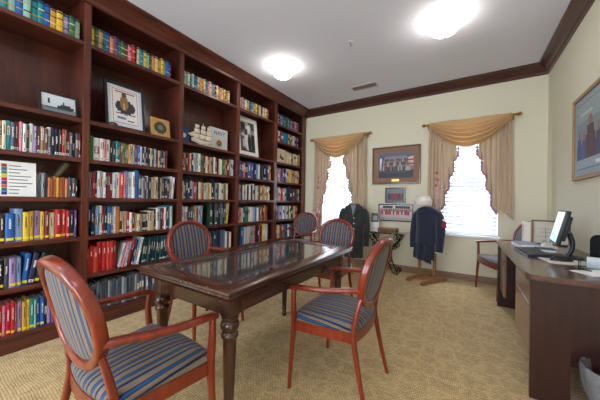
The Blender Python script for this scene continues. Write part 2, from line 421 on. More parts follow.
# ---- bay 2
row(2, 2.55, .96, 1.73, .185, 'yellow#b green#b tan#b teal#b blue#b orange#b purple#b teal#b green#b brown#b pink#b red#b black*.5#n cream#b teal#b yellow#b mint#b green#b orange#b cream#b gold#b yellow#b mint#b blue#b violet#b')
row(2, 1.515, .965, 1.70, .20, 'green*1.3@22#n white*2.2@21 white*1.4@21 pink*.6@21 white*1.3@21 black@21 darkbrown@20 teal@21 teal*.7@21 brown*.7 cream*.7 green*.7 tan gold*.8 cream*.7 grey red@21 blue@21 white*.7 navy cream*.7 navy black*.7 cream navy*.8 grey black*.7 tan*.8 slate darkbrown*.7 grey darkred*.7')
row(2, 1.17, .965, 1.80, .235, 'grey@23 red*.8@23 navy*.6 white@25 palegrey@25 white*.7@24 navy*.6 red@24 darkred*.7@24 palegrey@24 white*1.2@25 coral*1.4@25 pink*.6@25 lightblue@27 palegrey*1.3@27 white@27 blue*1.5@29#n darkgrey*1.2 grey@22 navy*.8 white*.8 black cream*1.2 tan@21 cream*.8 black*.7 cream@23 darkgrey black darkbrown@21 palegrey*.8@26/5 white@25/5', .19)
row(2, .825, .96, 1.78, .235, 'darkteal@27 navy*.8@26 slate*.6 lightblue@26 white@27 red*.6@26 black@26 blue*1.3@26 grey@25 palegrey*.6@26 orange*1.4@26#n darkbrown@22 tan*.7@20 cream@21 red@21 white*.8@20 darkred*.8@20 gold@19 cream*1.2@18 tan@18 black*1.1@20 darkbrown@20 cream*1.6@21 tan@21 darkgreen*.8 white@24 grey*.8@24 darkgreen@24 red*.7@24 white*.7@25 navy@25 teal@27 palegrey*.8@26 green*.6@26', .19)
row(2, .48, .95, 1.20, .25, 'coral@22#n red@25#n coral*1.1@23#n red*1.1@27#n red*1.1@27#n coral@27#n red@27#n red*.9@27#n', .2)
row(2, .48, 1.21, 1.775, .27, 'palegrey@24/14 pink*.6@25/14 grey@25/14 red*1.2@27/14#n navy@26/12 lightblue*.8@26/12 white@28/12 darkteal@27/7 darkteal@27/7 darkteal@27/7 darkteal@27/6 darkteal@27/6 darkteal@27/5 darkteal@27/5 darkteal@27/5 darkteal@27/4 darkteal@27/4 darkteal@27/3 darkteal@27/3', .2)
row(2, .125, .97, 1.79, .25, ' '.join(['slate*.5#n darkgrey*.5#n grey*.4#n slate*.5#n darkgrey*.4#n']*7), .2)
# ---- bay 3
row(3, 2.55, 1.875, 2.62, .18, 'teal#b mint#b cream#b teal#b mint#b blue#b teal#b cream#b gold#b orange#b cream#b teal#b pink#b cream#b mint#b lilac#b navy#b cream#b gold#b orange#b cream#b gold#b brown#b gold#b cream#b')
row(3, 1.515, 1.875, 2.715, .225, 'black@20 tan darkbrown red*.7 cream navy*.8 palegrey@24 grey@24 white@24 green*.8 olive*.7 darkred cream@22 red*.8 tan@21 pink*.7 green*.8 white*.8 red*1.1@22 black@22 cream white*.7 green*.6 darkbrown tan@22 darkred@23 black*.8@23 grey*.7@24 palegrey white*.8@24')
row(3, 1.17, 1.88, 2.60, .22, 'cream olive*.8 navy@24 darkgreen*.7 navy@24 lightblue*.6 red*1.3@22 grey*.7 black*.8 cream@22 tan red*.7 cream mint*.7 gold cream*.8 black*1.6@28 darkgreen*.8@24 grey@22 darkgrey cream@23 palegrey tan@22 olive*.8 cream@23')
row(3, .825, 1.885, 2.20, .25, 'white@26 palegrey@25 white*.8 navy*.8@24 darkgrey@24 olive*.8@24 tan@25 darkbrown*.7 palegrey@26/3 lightblue@26/3')
row(3, .825, 2.30, 2.655, .30, 'darkgreen@30 black*1.4@31#n darkgrey@31 darkteal@30 darkgreen@31 slate@30 darkgreen@30/4 olive*.8@30/6 yellow@30/7', .2)
row(3, .48, 1.885, 2.20, .24, 'darkbrown slate brown navy darkgrey tan olive darkbrown gold*1.3 yellow*1.3@23 gold@22')
row(3, .48, 2.22, 2.68, .26, 'darkteal*1.6#n navy*1.6#n darkteal*1.4#n navy*1.6#n slate*1.2#n lightblue*.8#n white*.8@23 darkred*.7@22 cream*.8@22', .2)
row(3, .125, 1.885, 2.68, .24, 'darkgrey slate black navy slate darkgrey brown navy darkred black slate grey navy darkgreen black slate tan navy')
# ---- bay 4
row(4, 2.55, 2.79, 3.50, .18, 'cream#b mint#b pink#b teal#b cream#b orange#b gold#b blue#b teal#b tan#b orange#b yellow#b green#b lilac#b cream#b navy#b cream#b orange#b cream#b gold#b darkred#b')
row(4, 1.515, 2.79, 3.57, .235, 'navy@25 blue*.9@25 brown@24 pink*.7@23 navy*1.2@25 slate*1.4@25 blue*1.4@25 navy*1.2@24 lightblue*1.2@24 white*.7@24 navy*.9@24 darkgreen@24 black*1.6@26 navy@26 blue*.8@26 gold*.9@25')
row(4, 1.17, 2.79, 3.55, .235, 'cream lightblue*.7 navy cream*.8 grey white*.7 darkgreen white*.8 black cream@26 navy*.7 palegrey tan*.8 brown cream@22 gold*.8 tan@25 cream*.8 tan cream@23')
row(4, .825, 2.79, 3.50, .235, 'red*1.2 pink cream darkgreen teal*.9 green cream*.8 white palegrey*1.1 lightblue blue*.8 white slate red*.7 gold brown*.9@26 gold@26 rust')
row(4, .48, 2.80, 3.565, .26, 'darkgrey black*.8 blue*1.2@27/3 lightblue@25 white*.8 palegrey@27/6 cream@27/5 grey@26 mint pink*.8@28 black@28 darkbrown navy tan@28 darkred*.8 yellow*.7@29 cream@29/2 palegrey white@28 navy*1.3', .2)
row(4, .125, 2.80, 3.58, .24, 'darkgrey slate navy darkgrey brown navy darkred black slate grey navy darkgreen black slate tan navy')
# ---- bay 5
row(5, 2.55, 3.72, 4.46, .19, 'pink#b navy#b lilac#b blue#b teal#b green#b mint#b teal#b lilac#b purple#b pink#b purple#b slate#b')
row(5, 2.24, 3.72, 4.46, .21, 'pink white@20 red*.6 blue*1.5#n teal*1.4#n blue#n yellow green*.8 gold cream*.8 lilac purple cream')
row(5, 1.865, 4.02, 4.50, .235, 'cream*1.5#n cream*1.5#n tan*1.2#n cream*1.4#n cream*1.5#n tan#n')
row(5, 1.515, 3.73, 4.50, .25, 'cream tan pink*.8 blue purple navy lilac cream@26 yellow cream tan*.8 cream@25 gold cream cream tan')
row(5, 1.17, 3.73, 4.50, .235, 'lilac cream*.7 pink red*.7 pink@23 mint*.8 darkteal*1.2@25 navy*1.3@25 darkteal@25 navy red*.7 darkgreen@24 slate cream*.7')
row(5, .825, 3.73, 4.45, .24, 'white lilac palegrey lightblue*.8 white lilac*.8 palegrey olive cream darkbrown green*.8 cream tan red*.7')
row(5, .48, 3.73, 4.5, .235, 'orange cream gold*.7 brown orange*.8 slate navy blue*.8 white darkgrey black purple*.8 brown darkred navy')
row(5, .125, 3.73, 4.5, .22, 'darkgrey slate navy darkgrey brown navy darkred black slate grey navy')

ORD = ['zeroth','first','second','third','fourth','fifth','sixth','seventh','eighth','ninth','tenth','eleventh','twelfth','thirteenth','fourteenth','fifteenth','sixteenth','seventeenth','eighteenth','nineteenth','twentieth']
def ordn(n):
    if n <= 20: return ORD[n]
    t, u = divmod(n, 10); T_ = {2: 'twenty', 3: 'thirty', 4: 'forty'}[t]
    return {2: 'twentieth', 3: 'thirtieth', 4: 'fortieth'}[t] if u == 0 else T_+'-'+ORD[u]
BAYN = {1: 'leftmost bookcase bay', 2: 'second bookcase bay', 3: 'middle bookcase bay', 4: 'fourth bookcase bay', 5: 'fifth and last bookcase bay'}
def book_mesh(mb, w, h, d, cm):
    # local: spine outer face at x=0 (towards +x the room), y centred, z from 0; cover U with a slightly rounded spine
    t = .0025; r = min(.006, w*.25)
    poly = [(-d, -w/2), (-r, -w/2), (-r*.3, -w*.32), (0, 0), (-r*.3, w*.32), (-r, w/2), (-d, w/2), (-d, w/2-t), (-r-t, w/2-t), (-r-t, -w/2+t), (-d, -w/2+t)]
    n = len(poly); vs = [(x, y, z) for z in (0, h) for x, y in poly]
    fs = [(i, (i+1) % n, (i+1) % n+n, i+n) for i in range(n)]
    for o in (0, n):
        q = [(0, 1, 10), (1, 9, 10), (1, 2, 9), (2, 3, 9), (3, 8, 9), (3, 4, 8), (4, 5, 8), (5, 7, 8), (5, 6, 7)]
        fs += [tuple(i+o for i in f) for f in q]
    mb.add(vs, fs, cm)
    mb.box((-d+.003, -w/2+t+.0001, .003), (-r-t-.0001, w/2-t-.0001, h-.003), M_PAGE)
books = []
for bay, z, y0, y1, h0, toks, depth, sb in R:
    items = []
    for tk in toks:
        fl = tk.split('#')[1] if '#' in tk else ''; tk = tk.split('#')[0]
        ln = 0
        if '/' in tk: tk, a = tk.split('/'); ln = float(a)
        hh = h0+RND.uniform(-.012, .008)
        if '@' in tk: tk, a = tk.split('@'); hh = float(a)/100
        ww = 1.
        if '*' in tk: tk, a = tk.split('*'); ww = float(a)
        items.append([tk, ww*RND.uniform(.92, 1.08), hh, ln, fl])
    tot = sum(i[1] for i in items)
    gaps = []; pa = ph = 0
    for c, ww, hh, ln, fl in items:
        ta = math.tan(math.radians(ln)); gaps.append(max(0, min(ph, hh)*(pa-ta)+(.004 if pa or ta else 0))); pa, ph = ta, hh*math.cos(math.radians(ln))
    U = (y1-y0-sum(gaps)-pa*ph)/tot; y = y0
    for (c, ww, hh, ln, fl), gp in zip(items, gaps):
        w = ww*U; y += gp; ca = math.cos(math.radians(ln))
        books.append(dict(bay=bay, z=z, y=y+w/2, yr=y+w, w=w*ca-.0012, h=min(hh, .30), lean=ln, c=c, fl=fl, d=depth*RND.uniform(.9, 1.08), sb=sb+RND.uniform(0, .022)))
        y += w
FWD = Vector((-.5385, .8426))
for b in books:
    px, py = FX, b['y']; dep = FWD.x*px+FWD.y*py; b['area'] = b['w']*b['h']*abs(px)/max(dep, .5)/dep**2
    # books beyond the left frame edge or hidden by the near table and chairs rank lower
    if py < .40-b['w']: b['area'] *= .05
    if b['z'] < .2 and py > 1.4: b['area'] *= .02
    if b['z'] < .5 and b['bay'] == 3 and py < 2.2: b['area'] *= .05
    if b['z'] < .5 and b['bay'] == 1 and py > .7: b['area'] *= .2
    if b['z'] < .2 and b['bay'] == 2 and py < 1.12: b['area'] *= .3
order = sorted(range(len(books)), key=lambda i: -books[i]['area'])
big = set(order[:300])
allrows = sorted(ROWS+[2.24])
def rowname(bay, z):
    rows = sorted(ROWS+([2.24] if bay == 5 else []), reverse=True); return ORD[rows.index(z)+1]+' shelf down'
cnt = {}
first_vis = {}
rest = MB()
for i, b in enumerate(books):
    M = Matrix.Translation((FX-b['sb']-.004, b['y'], b['z']+.0006))
    if b['lean']:
        a = math.radians(b['lean'])
        # top leans towards +y (tilt about x), pivot lower far corner kept on the shelf
        M = Matrix.Translation((FX-b['sb']-.004, b['yr'], b['z']+.0006)) @ Matrix.Rotation(-a, 4, 'X') @ Matrix.Translation((0, -b['w']/2, 0))
    cm = BM_[b['c']]
    key = (b['bay'], b['z'])
    if b['y']+b['w']/2 > (.42 if b['bay'] == 1 else 0): cnt[key] = cnt.get(key, 0)+1
    if i in big:
        mb = MB(); book_mesh(mb, b['w'], b['h'], b['d'], cm); o = mb.build('book'); o.matrix_world = M
        size = 'tall' if b['h'] > .245 else ('short' if b['h'] < .2 else '')
        if b['w'] < .018: size = (size+' thin').strip()
        elif b['w'] > .038: size = (size+' thick').strip()
        ext = ''
        if b['fl'] == 's': ext = ' with yellow sticker'
        elif b['lean']: ext = ' leaning'
        cn = CN.get(b['c'], b['c'])
        lab = ('%s %s book%s, %s from left, %s, %s' % (size, cn, ext, ordn(max(cnt.get(key, 1), 1)), rowname(b['bay'], b['z']), BAYN[b['bay']])).strip()
        lab = ' '.join(lab.replace('fifth and last bookcase bay', 'last bookcase bay').split())
        if len(lab.split()) > 16: lab = lab.replace(' with yellow sticker', ', stickered')
        tag(o, lab, 'book', 'books in the built-in bookcase')
        w, h = b['w'], b['h']
        def lab_part(name, z0, z1, mt, wf=.62, ink=None):
            q = MB(); q.box((-.0015, -w*wf/2, z0), (.0007, w*wf/2, z1), mt)
            if ink:
                zz = z0+.004
                while zz < z1-.006:
                    l = RND.uniform(.005, .012); q.box((.0007, -w*wf*.28, zz), (.0010, w*wf*.28*RND.uniform(.3, 1), min(zz+l, z1-.002)), ink); zz += l+.003
            q.build(name, o)
        if b['fl'] == 's':
            lab_part('spine_sticker', .012, .012+min(.02, w*.8), M_STK, .8)
            lab_part('spine_title', h*.45, h*.85, cm, .5, M_TAG if b['c'] not in LIGHT else M_INK)
        elif b['fl'] == 'b':
            for fz in (.3, .62): lab_part('spine_band', h*fz, h*(fz+.05), RND.choice([M_GOLD, M_INK, BM_['cream'], M_GOLD]), .95)
            lab_part('spine_band', h*.9, h*.97, BM_['navy'], .95)
        elif b['fl'] != 'n':
            ink = M_INK if b['c'] in LIGHT else M_TAG
            base = RND.choice([cm, cm, cm, BM_['cream'], BM_['navy'], BM_['darkred'], M_TAG, BM_['black']])
            if base is not cm: ink = M_INK if base in (M_TAG, BM_['cream']) else M_TAG
            z0 = RND.uniform(.3, .55)*h; lab_part('spine_title', z0, min(z0+h*RND.uniform(.25, .42), h*.95), base, .7, ink)
            if RND.random() < .6: lab_part('spine_label', .012, .012+.02, M_TAG, .8, M_INK)
        elif b['c'] == 'darkteal' or (b['bay'] == 2 and b['z'] == .48): lab_part('spine_title', h*.6, h*.8, cm, .5, M_TAG)
    else:
        mb = MB(); book_mesh(mb, b['w'], b['h'], b['d'], cm)
        w, h = b['w'], b['h']
        if b['fl'] == 'b':
            for fz in (.2, .55, .88): mb.box((-.0015, -w*.47, h*fz), (.0007, w*.47, h*(fz+.06)), RND.choice([M_GOLD, M_INK, BM_['cream'], BM_['navy']]))
        elif RND.random() < .65:
            z0 = RND.uniform(.3, .6)*h; mb.box((-.0015, -w*.3, z0), (.0007, w*.3, z0+h*.25), RND.choice([M_TAG, M_INK, BM_['cream'], BM_['navy'], BM_['darkred']]))
        vs = [M @ Vector(v) for v in mb.v]; o_ = len(rest.v); rest.v += [tuple(v) for v in vs]
        for f, k in zip(mb.f, mb.m): rest.f.append(tuple(q+o_ for q in f)); rest.m.append(rest.mi(mb.mats[k]))
o = rest.build('books'); tag(o, 'many smaller books filling the farther and lower shelves of the bookcase', 'books', 'books in the built-in bookcase', 'stuff')
# leaning pair lying over the row on bay 1
b_ = MB(); book_mesh(b_, .034, .125, .12, plain('book_cover_deep_olive', (78, 74, 50), .5)); o = b_.build('book')
o.matrix_world = Matrix.Translation((FX-.06, .758, 1.355)) @ Matrix.Rotation(math.radians(-32), 4, 'X')
tag(o, 'olive book lying slanted on top of the orange booklets, leftmost bookcase bay', 'book', 'books in the built-in bookcase')

# ------------------------------------------------------------------ pictures helper
def picture(name, label, cat, W, Hh, loc, rot, fw, fm, mat_in, patches, depth=.02, lean=0, matw=0, matm=None, glass=False, bg=None, group=None, inner=None):
    """upright picture: local x right, z up, faces local -y; origin at bottom centre of its back."""
    r = empty(name, loc, 0, label, cat, group); r.rotation_euler = rot
    m = MB(); d = depth
    for a, b in (((-W/2, -d, 0), (-W/2+fw, 0, Hh)), ((W/2-fw, -d, 0), (W/2, 0, Hh)), ((-W/2+fw, -d, 0), (W/2-fw, 0, fw)), ((-W/2+fw, -d, Hh-fw), (W/2-fw, 0, Hh))):
        m.box(a, b, fm, min(.003, fw*.2))
    m.build('frame', r)
    x0, x1, z0, z1 = -W/2+fw, W/2-fw, fw, Hh-fw
    m = MB(); m.box((x0+.0002, -d*.55, z0+.0002), (x1-.0002, -d*.1, z1-.0002), matm or mat_in); m.build('mount' if matw else 'backing', r)
    x0 += matw; x1 -= matw; z0 += matw; z1 -= matw
    m = MB(); yy = -d*.55
    if inner:
        m.box((x0-.006, yy-.0008, z0-.006), (x1+.006, yy-.0001, z1+.006), inner); yy -= .0008
    m.box((x0, yy-.0012, z0), (x1, yy-.0001, z1), bg or mat_in); yy -= .0012
    for k, (u0, v0, u1, v1, c) in enumerate(patches):
        mt = c if not isinstance(c, tuple) else mat('print_%d_%d_%d' % c, c, .5)
        xa, xb = x0+(x1-x0)*u0, x0+(x1-x0)*u1; za, zb = z0+(z1-z0)*v0, z0+(z1-z0)*v1
        yy2 = yy-.0003-.00004*k
        m.box((xa, yy2, za), (xb, yy+.0001, zb), mt)
    m.build('print', r)
    return r
def ell(u, v, a, b, c, n=5):   # ellipse made of horizontal strips
    out = []
    for k in range(n):
        t0 = -1+2*k/n; t1 = -1+2*(k+1)/n; tm = (t0+t1)/2; w = a*math.sqrt(1-tm*tm)
        out.append((u-w, v+b*t0, u+w, v+b*t1, c))
    return out
def crowd(n, u0, u1, v0, vh, cols, rnd, skin=(170, 130, 110)):
    out = []
    for k in range(n):
        u = u0+(u1-u0)*(k+.5)/n; w = (u1-u0)/n*.42; vv = v0+rnd.uniform(-.02, .02)
        out.append((u-w, vv, u+w, vv+vh*.75, rnd.choice(cols))); out.append((u-w*.5, vv+vh*.75, u+w*.5, vv+vh, skin))
    return out
rp = random.Random(3)
FACE_X = (0, 0, math.radians(90))   # local -y -> +x

# --- objects on the bookcase shelves
pp = [(0, .0, 1, .28, (120, 126, 130)), (.45, .28, .95, .42, (40, 44, 50)), (.55, .42, .85, .52, (60, 64, 70)), (.62, .52, .66, .68, (40, 44, 50)), (.1, .2, .9, .28, (60, 64, 72)), (.18, .45, .24, .75, (50, 56, 64))]
picture('framed_photograph', 'black framed ship photograph leaning on a shelf of the leftmost bay', 'picture', .245, .175, (FX-.055, .755, 1.8668), (math.radians(-10), 0, math.radians(90)), .013, M_BLKFR, mat('print_pale_sky', (196, 204, 210), .4), pp)
ps = ell(.5, .5, .36, .2, (52, 56, 66), 7)+ell(.46, .62, .15, .22, (150, 110, 60), 7)+ell(.46, .84, .09, .06, (90, 74, 40), 3)+[(.42, .42, .48, .6, (190, 170, 120)), (.05, .02, .95, .035, (170, 60, 60)), (.05, .965, .95, .98, (170, 60, 60)), (.05, .02, .065, .98, (170, 60, 60)), (.935, .02, .95, .98, (170, 60, 60)),
     (.15, .28, .4, .31, (160, 40, 40)), (.43, .26, .58, .29, (160, 40, 40)), (.62, .28, .86, .31, (160, 40, 40)), (.2, .14, .5, .2, (90, 120, 170)), (.55, .1, .8, .13, (60, 60, 70)), (.15, .9, .85, .93, (150, 60, 60))]
picture('framed_poster', 'large black framed poster with white mount standing in the second bookcase bay', 'picture', .37, .475, (FX-.10, 1.29, 1.8668), (math.radians(-8), 0, math.radians(90)), .025, M_BLKFR, M_WHITE, ps, matw=.03, matm=plain('pale_blue_mount', (206, 212, 222), .7), bg=plain('poster_paper', (228, 226, 224), .6), depth=.028)
m = MB(); m.lathe([(.0, 0), (.034, .001), (.04, .014), (.034, .03), (.018, .042), (.0, .045)], plain('dark_polished_stone', (66, 60, 54), .25), 12, sx=.8, sy=1.1)
o = m.build('paperweight', smooth=50); o.location = (FX-.05, 1.155, 1.8665); tag(o, 'small dark polished stone beside the big black framed poster', 'paperweight')
g = picture('gold_plaque', 'square gold framed plaque with dark round emblem on the second bay shelf', 'plaque', .215, .21, (FX-.075, 1.635, 1.8668), (math.radians(-8), 0, math.radians(90)), .032, plain('gilded_wood', (196, 146, 78), .4, metal=.2), plain('pale_gold_ground', (190, 160, 104), .5), ell(.5, .5, .48, .46, (58, 62, 48), 9)+ell(.5, .52, .2, .2, (120, 116, 80), 5))
# chart sign
r = empty('printed_chart', (FX-.03, .475, 1.171), 0, 'white printed chart with a column of coloured squares on the fourth shelf', 'sign'); r.rotation_euler = (math.radians(-5), 0, math.radians(90))
m = MB(); m.box((-.19, -.004, 0), (.145, 0, .265), M_WHITE); m.build('card', r)
m = MB()
for k, c in enumerate([(30, 60, 130), (20, 110, 130), (200, 90, 40), (90, 50, 130), (190, 40, 60), (220, 190, 60), (60, 130, 80), (70, 90, 150), (160, 60, 40)]):
    m.box((-.040, -.0055, .012+k*.026), (-.012, -.004, .036+k*.026), mat('chart_%d' % k, c, .6))
    m.box((-.08, -.0055, .012+k*.026), (-.045, -.004, .018+k*.026), M_INK)
m.build('colour_squares', r)
m = MB()
for k in range(9):
    u = RND.uniform(.05, .13); m.box((-.002, -.0052, .02+k*.026), (-.002+u, -.004, .027+k*.026), plain('grey_print', (110, 110, 116), .6))
m.build('printed_lines', r)
# upright blue book/box bay 3
m = MB(); m.box((-.02, -.065, 0), (0, .065, .205), plain('navy_blue_plaque', (36, 70, 128), .4), .003)
o = empty('blue_plaque', (FX-.11, 1.945, 1.8655), math.radians(-14), 'upright blue plaque with a white seal beside the model ship', 'plaque')
m.build('board', o)
m = MB(); m.lathe([(.0, 0), (.03, 0), (.03, .002), (0, .002)], M_TAG, 16, M=Matrix.Translation((.0002, 0, .1)) @ Matrix.Rotation(PI/2, 4, 'Y')); m.build('seal', o)
# model ship
sh = empty('model_ship', (FX-.06, 2.19, 1.8665), math.radians(90), 'cream model sailing ship with three masts in the middle bookcase bay', 'model ship')
M_IV = plain('ivory', (222, 208, 186), .5)
m = MB()
def hull(u, v):
    x = -.15+.30*u; w = .030*math.sin(PI*min(max(u*.94+.03, 0), 1))**.6; a = PI*v
    zt = .056+.022*(2*u-1)**2
    return Vector((x, -w*math.cos(a), zt-(.042)*math.sin(a)))
m.grid(hull, 14, 8, M_IV); m.box((-.12, -.022, .050), (.11, .022, .055), M_IV); m.box((-.05, -.02, 0), (-.035, .02, .03), M_IV); m.box((.04, -.02, 0), (.055, .02, .03), M_IV); m.box((-.07, -.025, 0), (.08, .025, .008), M_IV)
m.build('hull', sh, 40)
for mx, mh in ((-.085, .235), (0, .265), (.08, .235)):
    m = MB(); m.tube([(mx, 0, .05), (mx, 0, mh)], .0028, M_IV, 6, up=(1, 0, 0)); m.build('mast', sh)
    m = MB()
    for k, (zz, ww, hh) in enumerate(((.07, .088, .058), (.134, .074, .05), (.19, .056, .042))):
        if zz+hh > mh+.01: continue
        m.grid(lambda u, v, zz=zz, ww=ww, hh=hh, mx=mx: Vector((mx-ww/2+ww*u, -.006-.012*math.sin(PI*u)*math.sin(PI*v), zz+hh*v)), 6, 5, M_IV)
    m.build('sail', sh, 40, .0015)
m = MB(); m.tube([(-.145, 0, .085), (-.2, 0, .112)], .0028, M_IV, 6); m.build('bowsprit', sh)
m = MB(); m.add([(-.195, .001, .108), (-.12, .001, .085), (-.1, .001, .16), (-.195, -.001, .108), (-.12, -.001, .085), (-.1, -.001, .16)], [(0, 1, 2), (5, 4, 3), (0, 3, 4, 1), (1, 4, 5, 2), (2, 5, 3, 0)], M_IV); m.build('jib', sh)
sh.scale = (1.12, 1.12, 1.12)
# NAVY box
nb = empty('navy_sign_box', (FX-.13, 2.50, 1.8655), 0, 'white upright box lettered NAVY with a round gold seal behind the model ship', 'box'); nb.rotation_euler = (0, 0, math.radians(90))
m = MB(); m.box((-.15, 0, 0), (.165, .03, .315), plain('pale_grey_card', (206, 208, 212), .5), .002); m.build('box', nb)
T_ = text_mesh('NAVY', .075, plain('navy_letter_ink', (52, 60, 90), .5), 'lettering', nb, Matrix.Translation((.015, -.0006, .245)) @ Matrix.Rotation(PI/2, 4, 'X'))
m = MB(); m.lathe([(0, 0), (.052, 0), (.052, .002), (.034, .0035), (.033, .002), (0, .002)], M_GOLD, 24, M=Matrix.Translation((.01, -.0002, .105)) @ Matrix.Rotation(PI/2, 4, 'X')); m.lathe([(0, .002), (.032, .002), (.03, .003), (0, .003)], plain('seal_blue', (40, 50, 80), .5), 20, M=Matrix.Translation((.01, -.0002, .105)) @ Matrix.Rotation(PI/2, 4, 'X')); m.lathe([(0, .003), (.016, .003), (.015, .0045), (0, .0045)], M_GOLD, 16, M=Matrix.Translation((.01, -.0002, .105)) @ Matrix.Rotation(PI/2, 4, 'X'))
m.build('seal', nb)
# BW poster bay 4
D_ = (36, 36, 38); G_ = (120, 120, 120)
pb = [(0, 0, 1, 1, (150, 150, 150)), (0, 0, .25, .7, (84, 84, 86)), (.05, .7, .35, .95, D_), (.6, .75, 1, 1, (70, 70, 72)), (.75, .1, 1, .6, D_), (.0, .0, 1, .1, (60, 60, 60))]+ell(.5, .45, .22, .4, (214, 214, 212), 9)+ell(.62, .8, .12, .1, (226, 226, 224), 5)+ell(.62, .3, .12, .3, D_, 7)+[(.3, .55, .5, .75, (44, 44, 46)), (.15, .15, .3, .4, (190, 190, 190)), (.1, .5, .25, .6, (200, 200, 200))]
picture('framed_poster', 'white framed black and white print standing in the fourth bookcase bay', 'picture', .46, .625, (FX-.08, 3.05, 1.8668), (math.radians(-6), 0, math.radians(90)), .02, plain('white_frame', (222, 222, 222), .5), M_WHITE, pb, matw=.05, matm=M_WHITE)
# boxed set with drawing, bay 5
r = empty('boxed_set', (FX-.03, 3.86, 1.8655), 0, 'cream slipcase with a dark drawing in the last bay', 'box'); r.rotation_euler = (0, 0, math.radians(90))
m = MB(); m.box((-.13, 0, 0), (.13, .16, .25), BM_['cream'], .002); m.build('case', r)
m = MB(); m.box((-.05, -.0012, .08), (.05, 0, .11), M_INK); m.box((-.03, -.0014, .11), (0, 0, .16), M_INK); m.box((.0, -.0014, .06), (.07, 0, .09), M_INK); m.build('drawing', r)

# ================================================================== TABLE
TX0, TX1, TY0, TY1 = -1.662, -.867, .795, 2.275
tb = empty('display_table', ((TX0+TX1)/2, (TY0+TY1)/2, 0), label='dark walnut table with glass-topped centre and turned legs', cat='table')
def tp(mb, n, sm=None):
    o = mb.build(n, tb, sm); o.location = -Vector(tb.location); return o
bw = .105; G0 = .003
m = MB()
e = [(0, .723), (-.012, .727), (-.016, .736), (-.008, .742), (-.002, .748), (-.006, .756), (-.014, .76)]   # inset (negative=in) and z
# moulded frame: mitred ring
def ring(z_in, prof, x0, x1, y0, y1, m_, mb):
    n = len(prof)
    vs = []; fs = []
    for o_, z in prof:
        vs += [(x0-o_, y0-o_, z), (x1+o_, y0-o_, z), (x1+o_, y1+o_, z), (x0-o_, y1+o_, z)]
    for i in range(n):
        i2 = (i+1) % n
        for k in range(4): k2 = (k+1) % 4; fs.append((i*4+k, i*4+k2, i2*4+k2, i2*4+k))
    mb.add(vs, fs, m_)
ring(0, [(-.02, .715)]+e+[(-bw, .76), (-bw-.006, .7555), (-bw-.006, .715)], TX0, TX1, TY0, TY1, M_TABLE, m)
tp(m, 'top_frame', 30)
m = MB(); m.box((TX0+bw+.0065, TY0+bw+.0065, .722), (TX1-bw-.0065, TY1-bw-.0065, .735), plain('grey_display_felt', (74, 72, 72), .9)); tp(m, 'display_bed')
m = MB(); m.box((TX0+bw+.0065, TY0+bw+.0065, .7445), (TX1-bw-.0065, TY1-bw-.0065, .7555), plain('dark_glass_top', (70, 72, 74), .03, coat=1, spec=1, ior=1.9)); tp(m, 'glass_top')
m = MB(); i_ = .07; a0, a1, b0, b1 = TX0+i_, TX1-i_, TY0+i_, TY1-i_
m.box((a0+.07, b0, .615), (a1-.07, b0+.022, .7145), M_TABLEX); m.box((a0+.07, b1-.022, .615), (a1-.07, b1, .7145), M_TABLEX)
m.box((a0, b0+.07, .615), (a0+.022, b1-.07, .7145), M_TABLE); m.box((a1-.022, b0+.07, .615), (a1, b1-.07, .7145), M_TABLE); tp(m, 'apron')
lp = [(.016, 0), (.02, .006), (.024, .02), (.024, .035), (.017, .045), (.019, .055), (.026, .065), (.026, .075), (.021, .085), (.022, .12), (.028, .3), (.033, .48), (.034, .495), (.040, .502), (.043, .512), (.040, .522), (.031, .53), (.031, .536), (.043, .545), (.047, .56), (.043, .575), (.033, .583), (.033, .588), (.041, .594), (.041, .603), (.035, .607)]
for x in (a0+.0345, a1-.0345):
    for y in (b0+.0345, b1-.0345):
        m = MB(); m.lathe(lp, M_TLEG, 24, (x, y, 0)); m.box((x-.0345, y-.0345, .607), (x+.0345, y+.0345, .7145), M_TLEG, .003); tp(m, 'leg', 40)

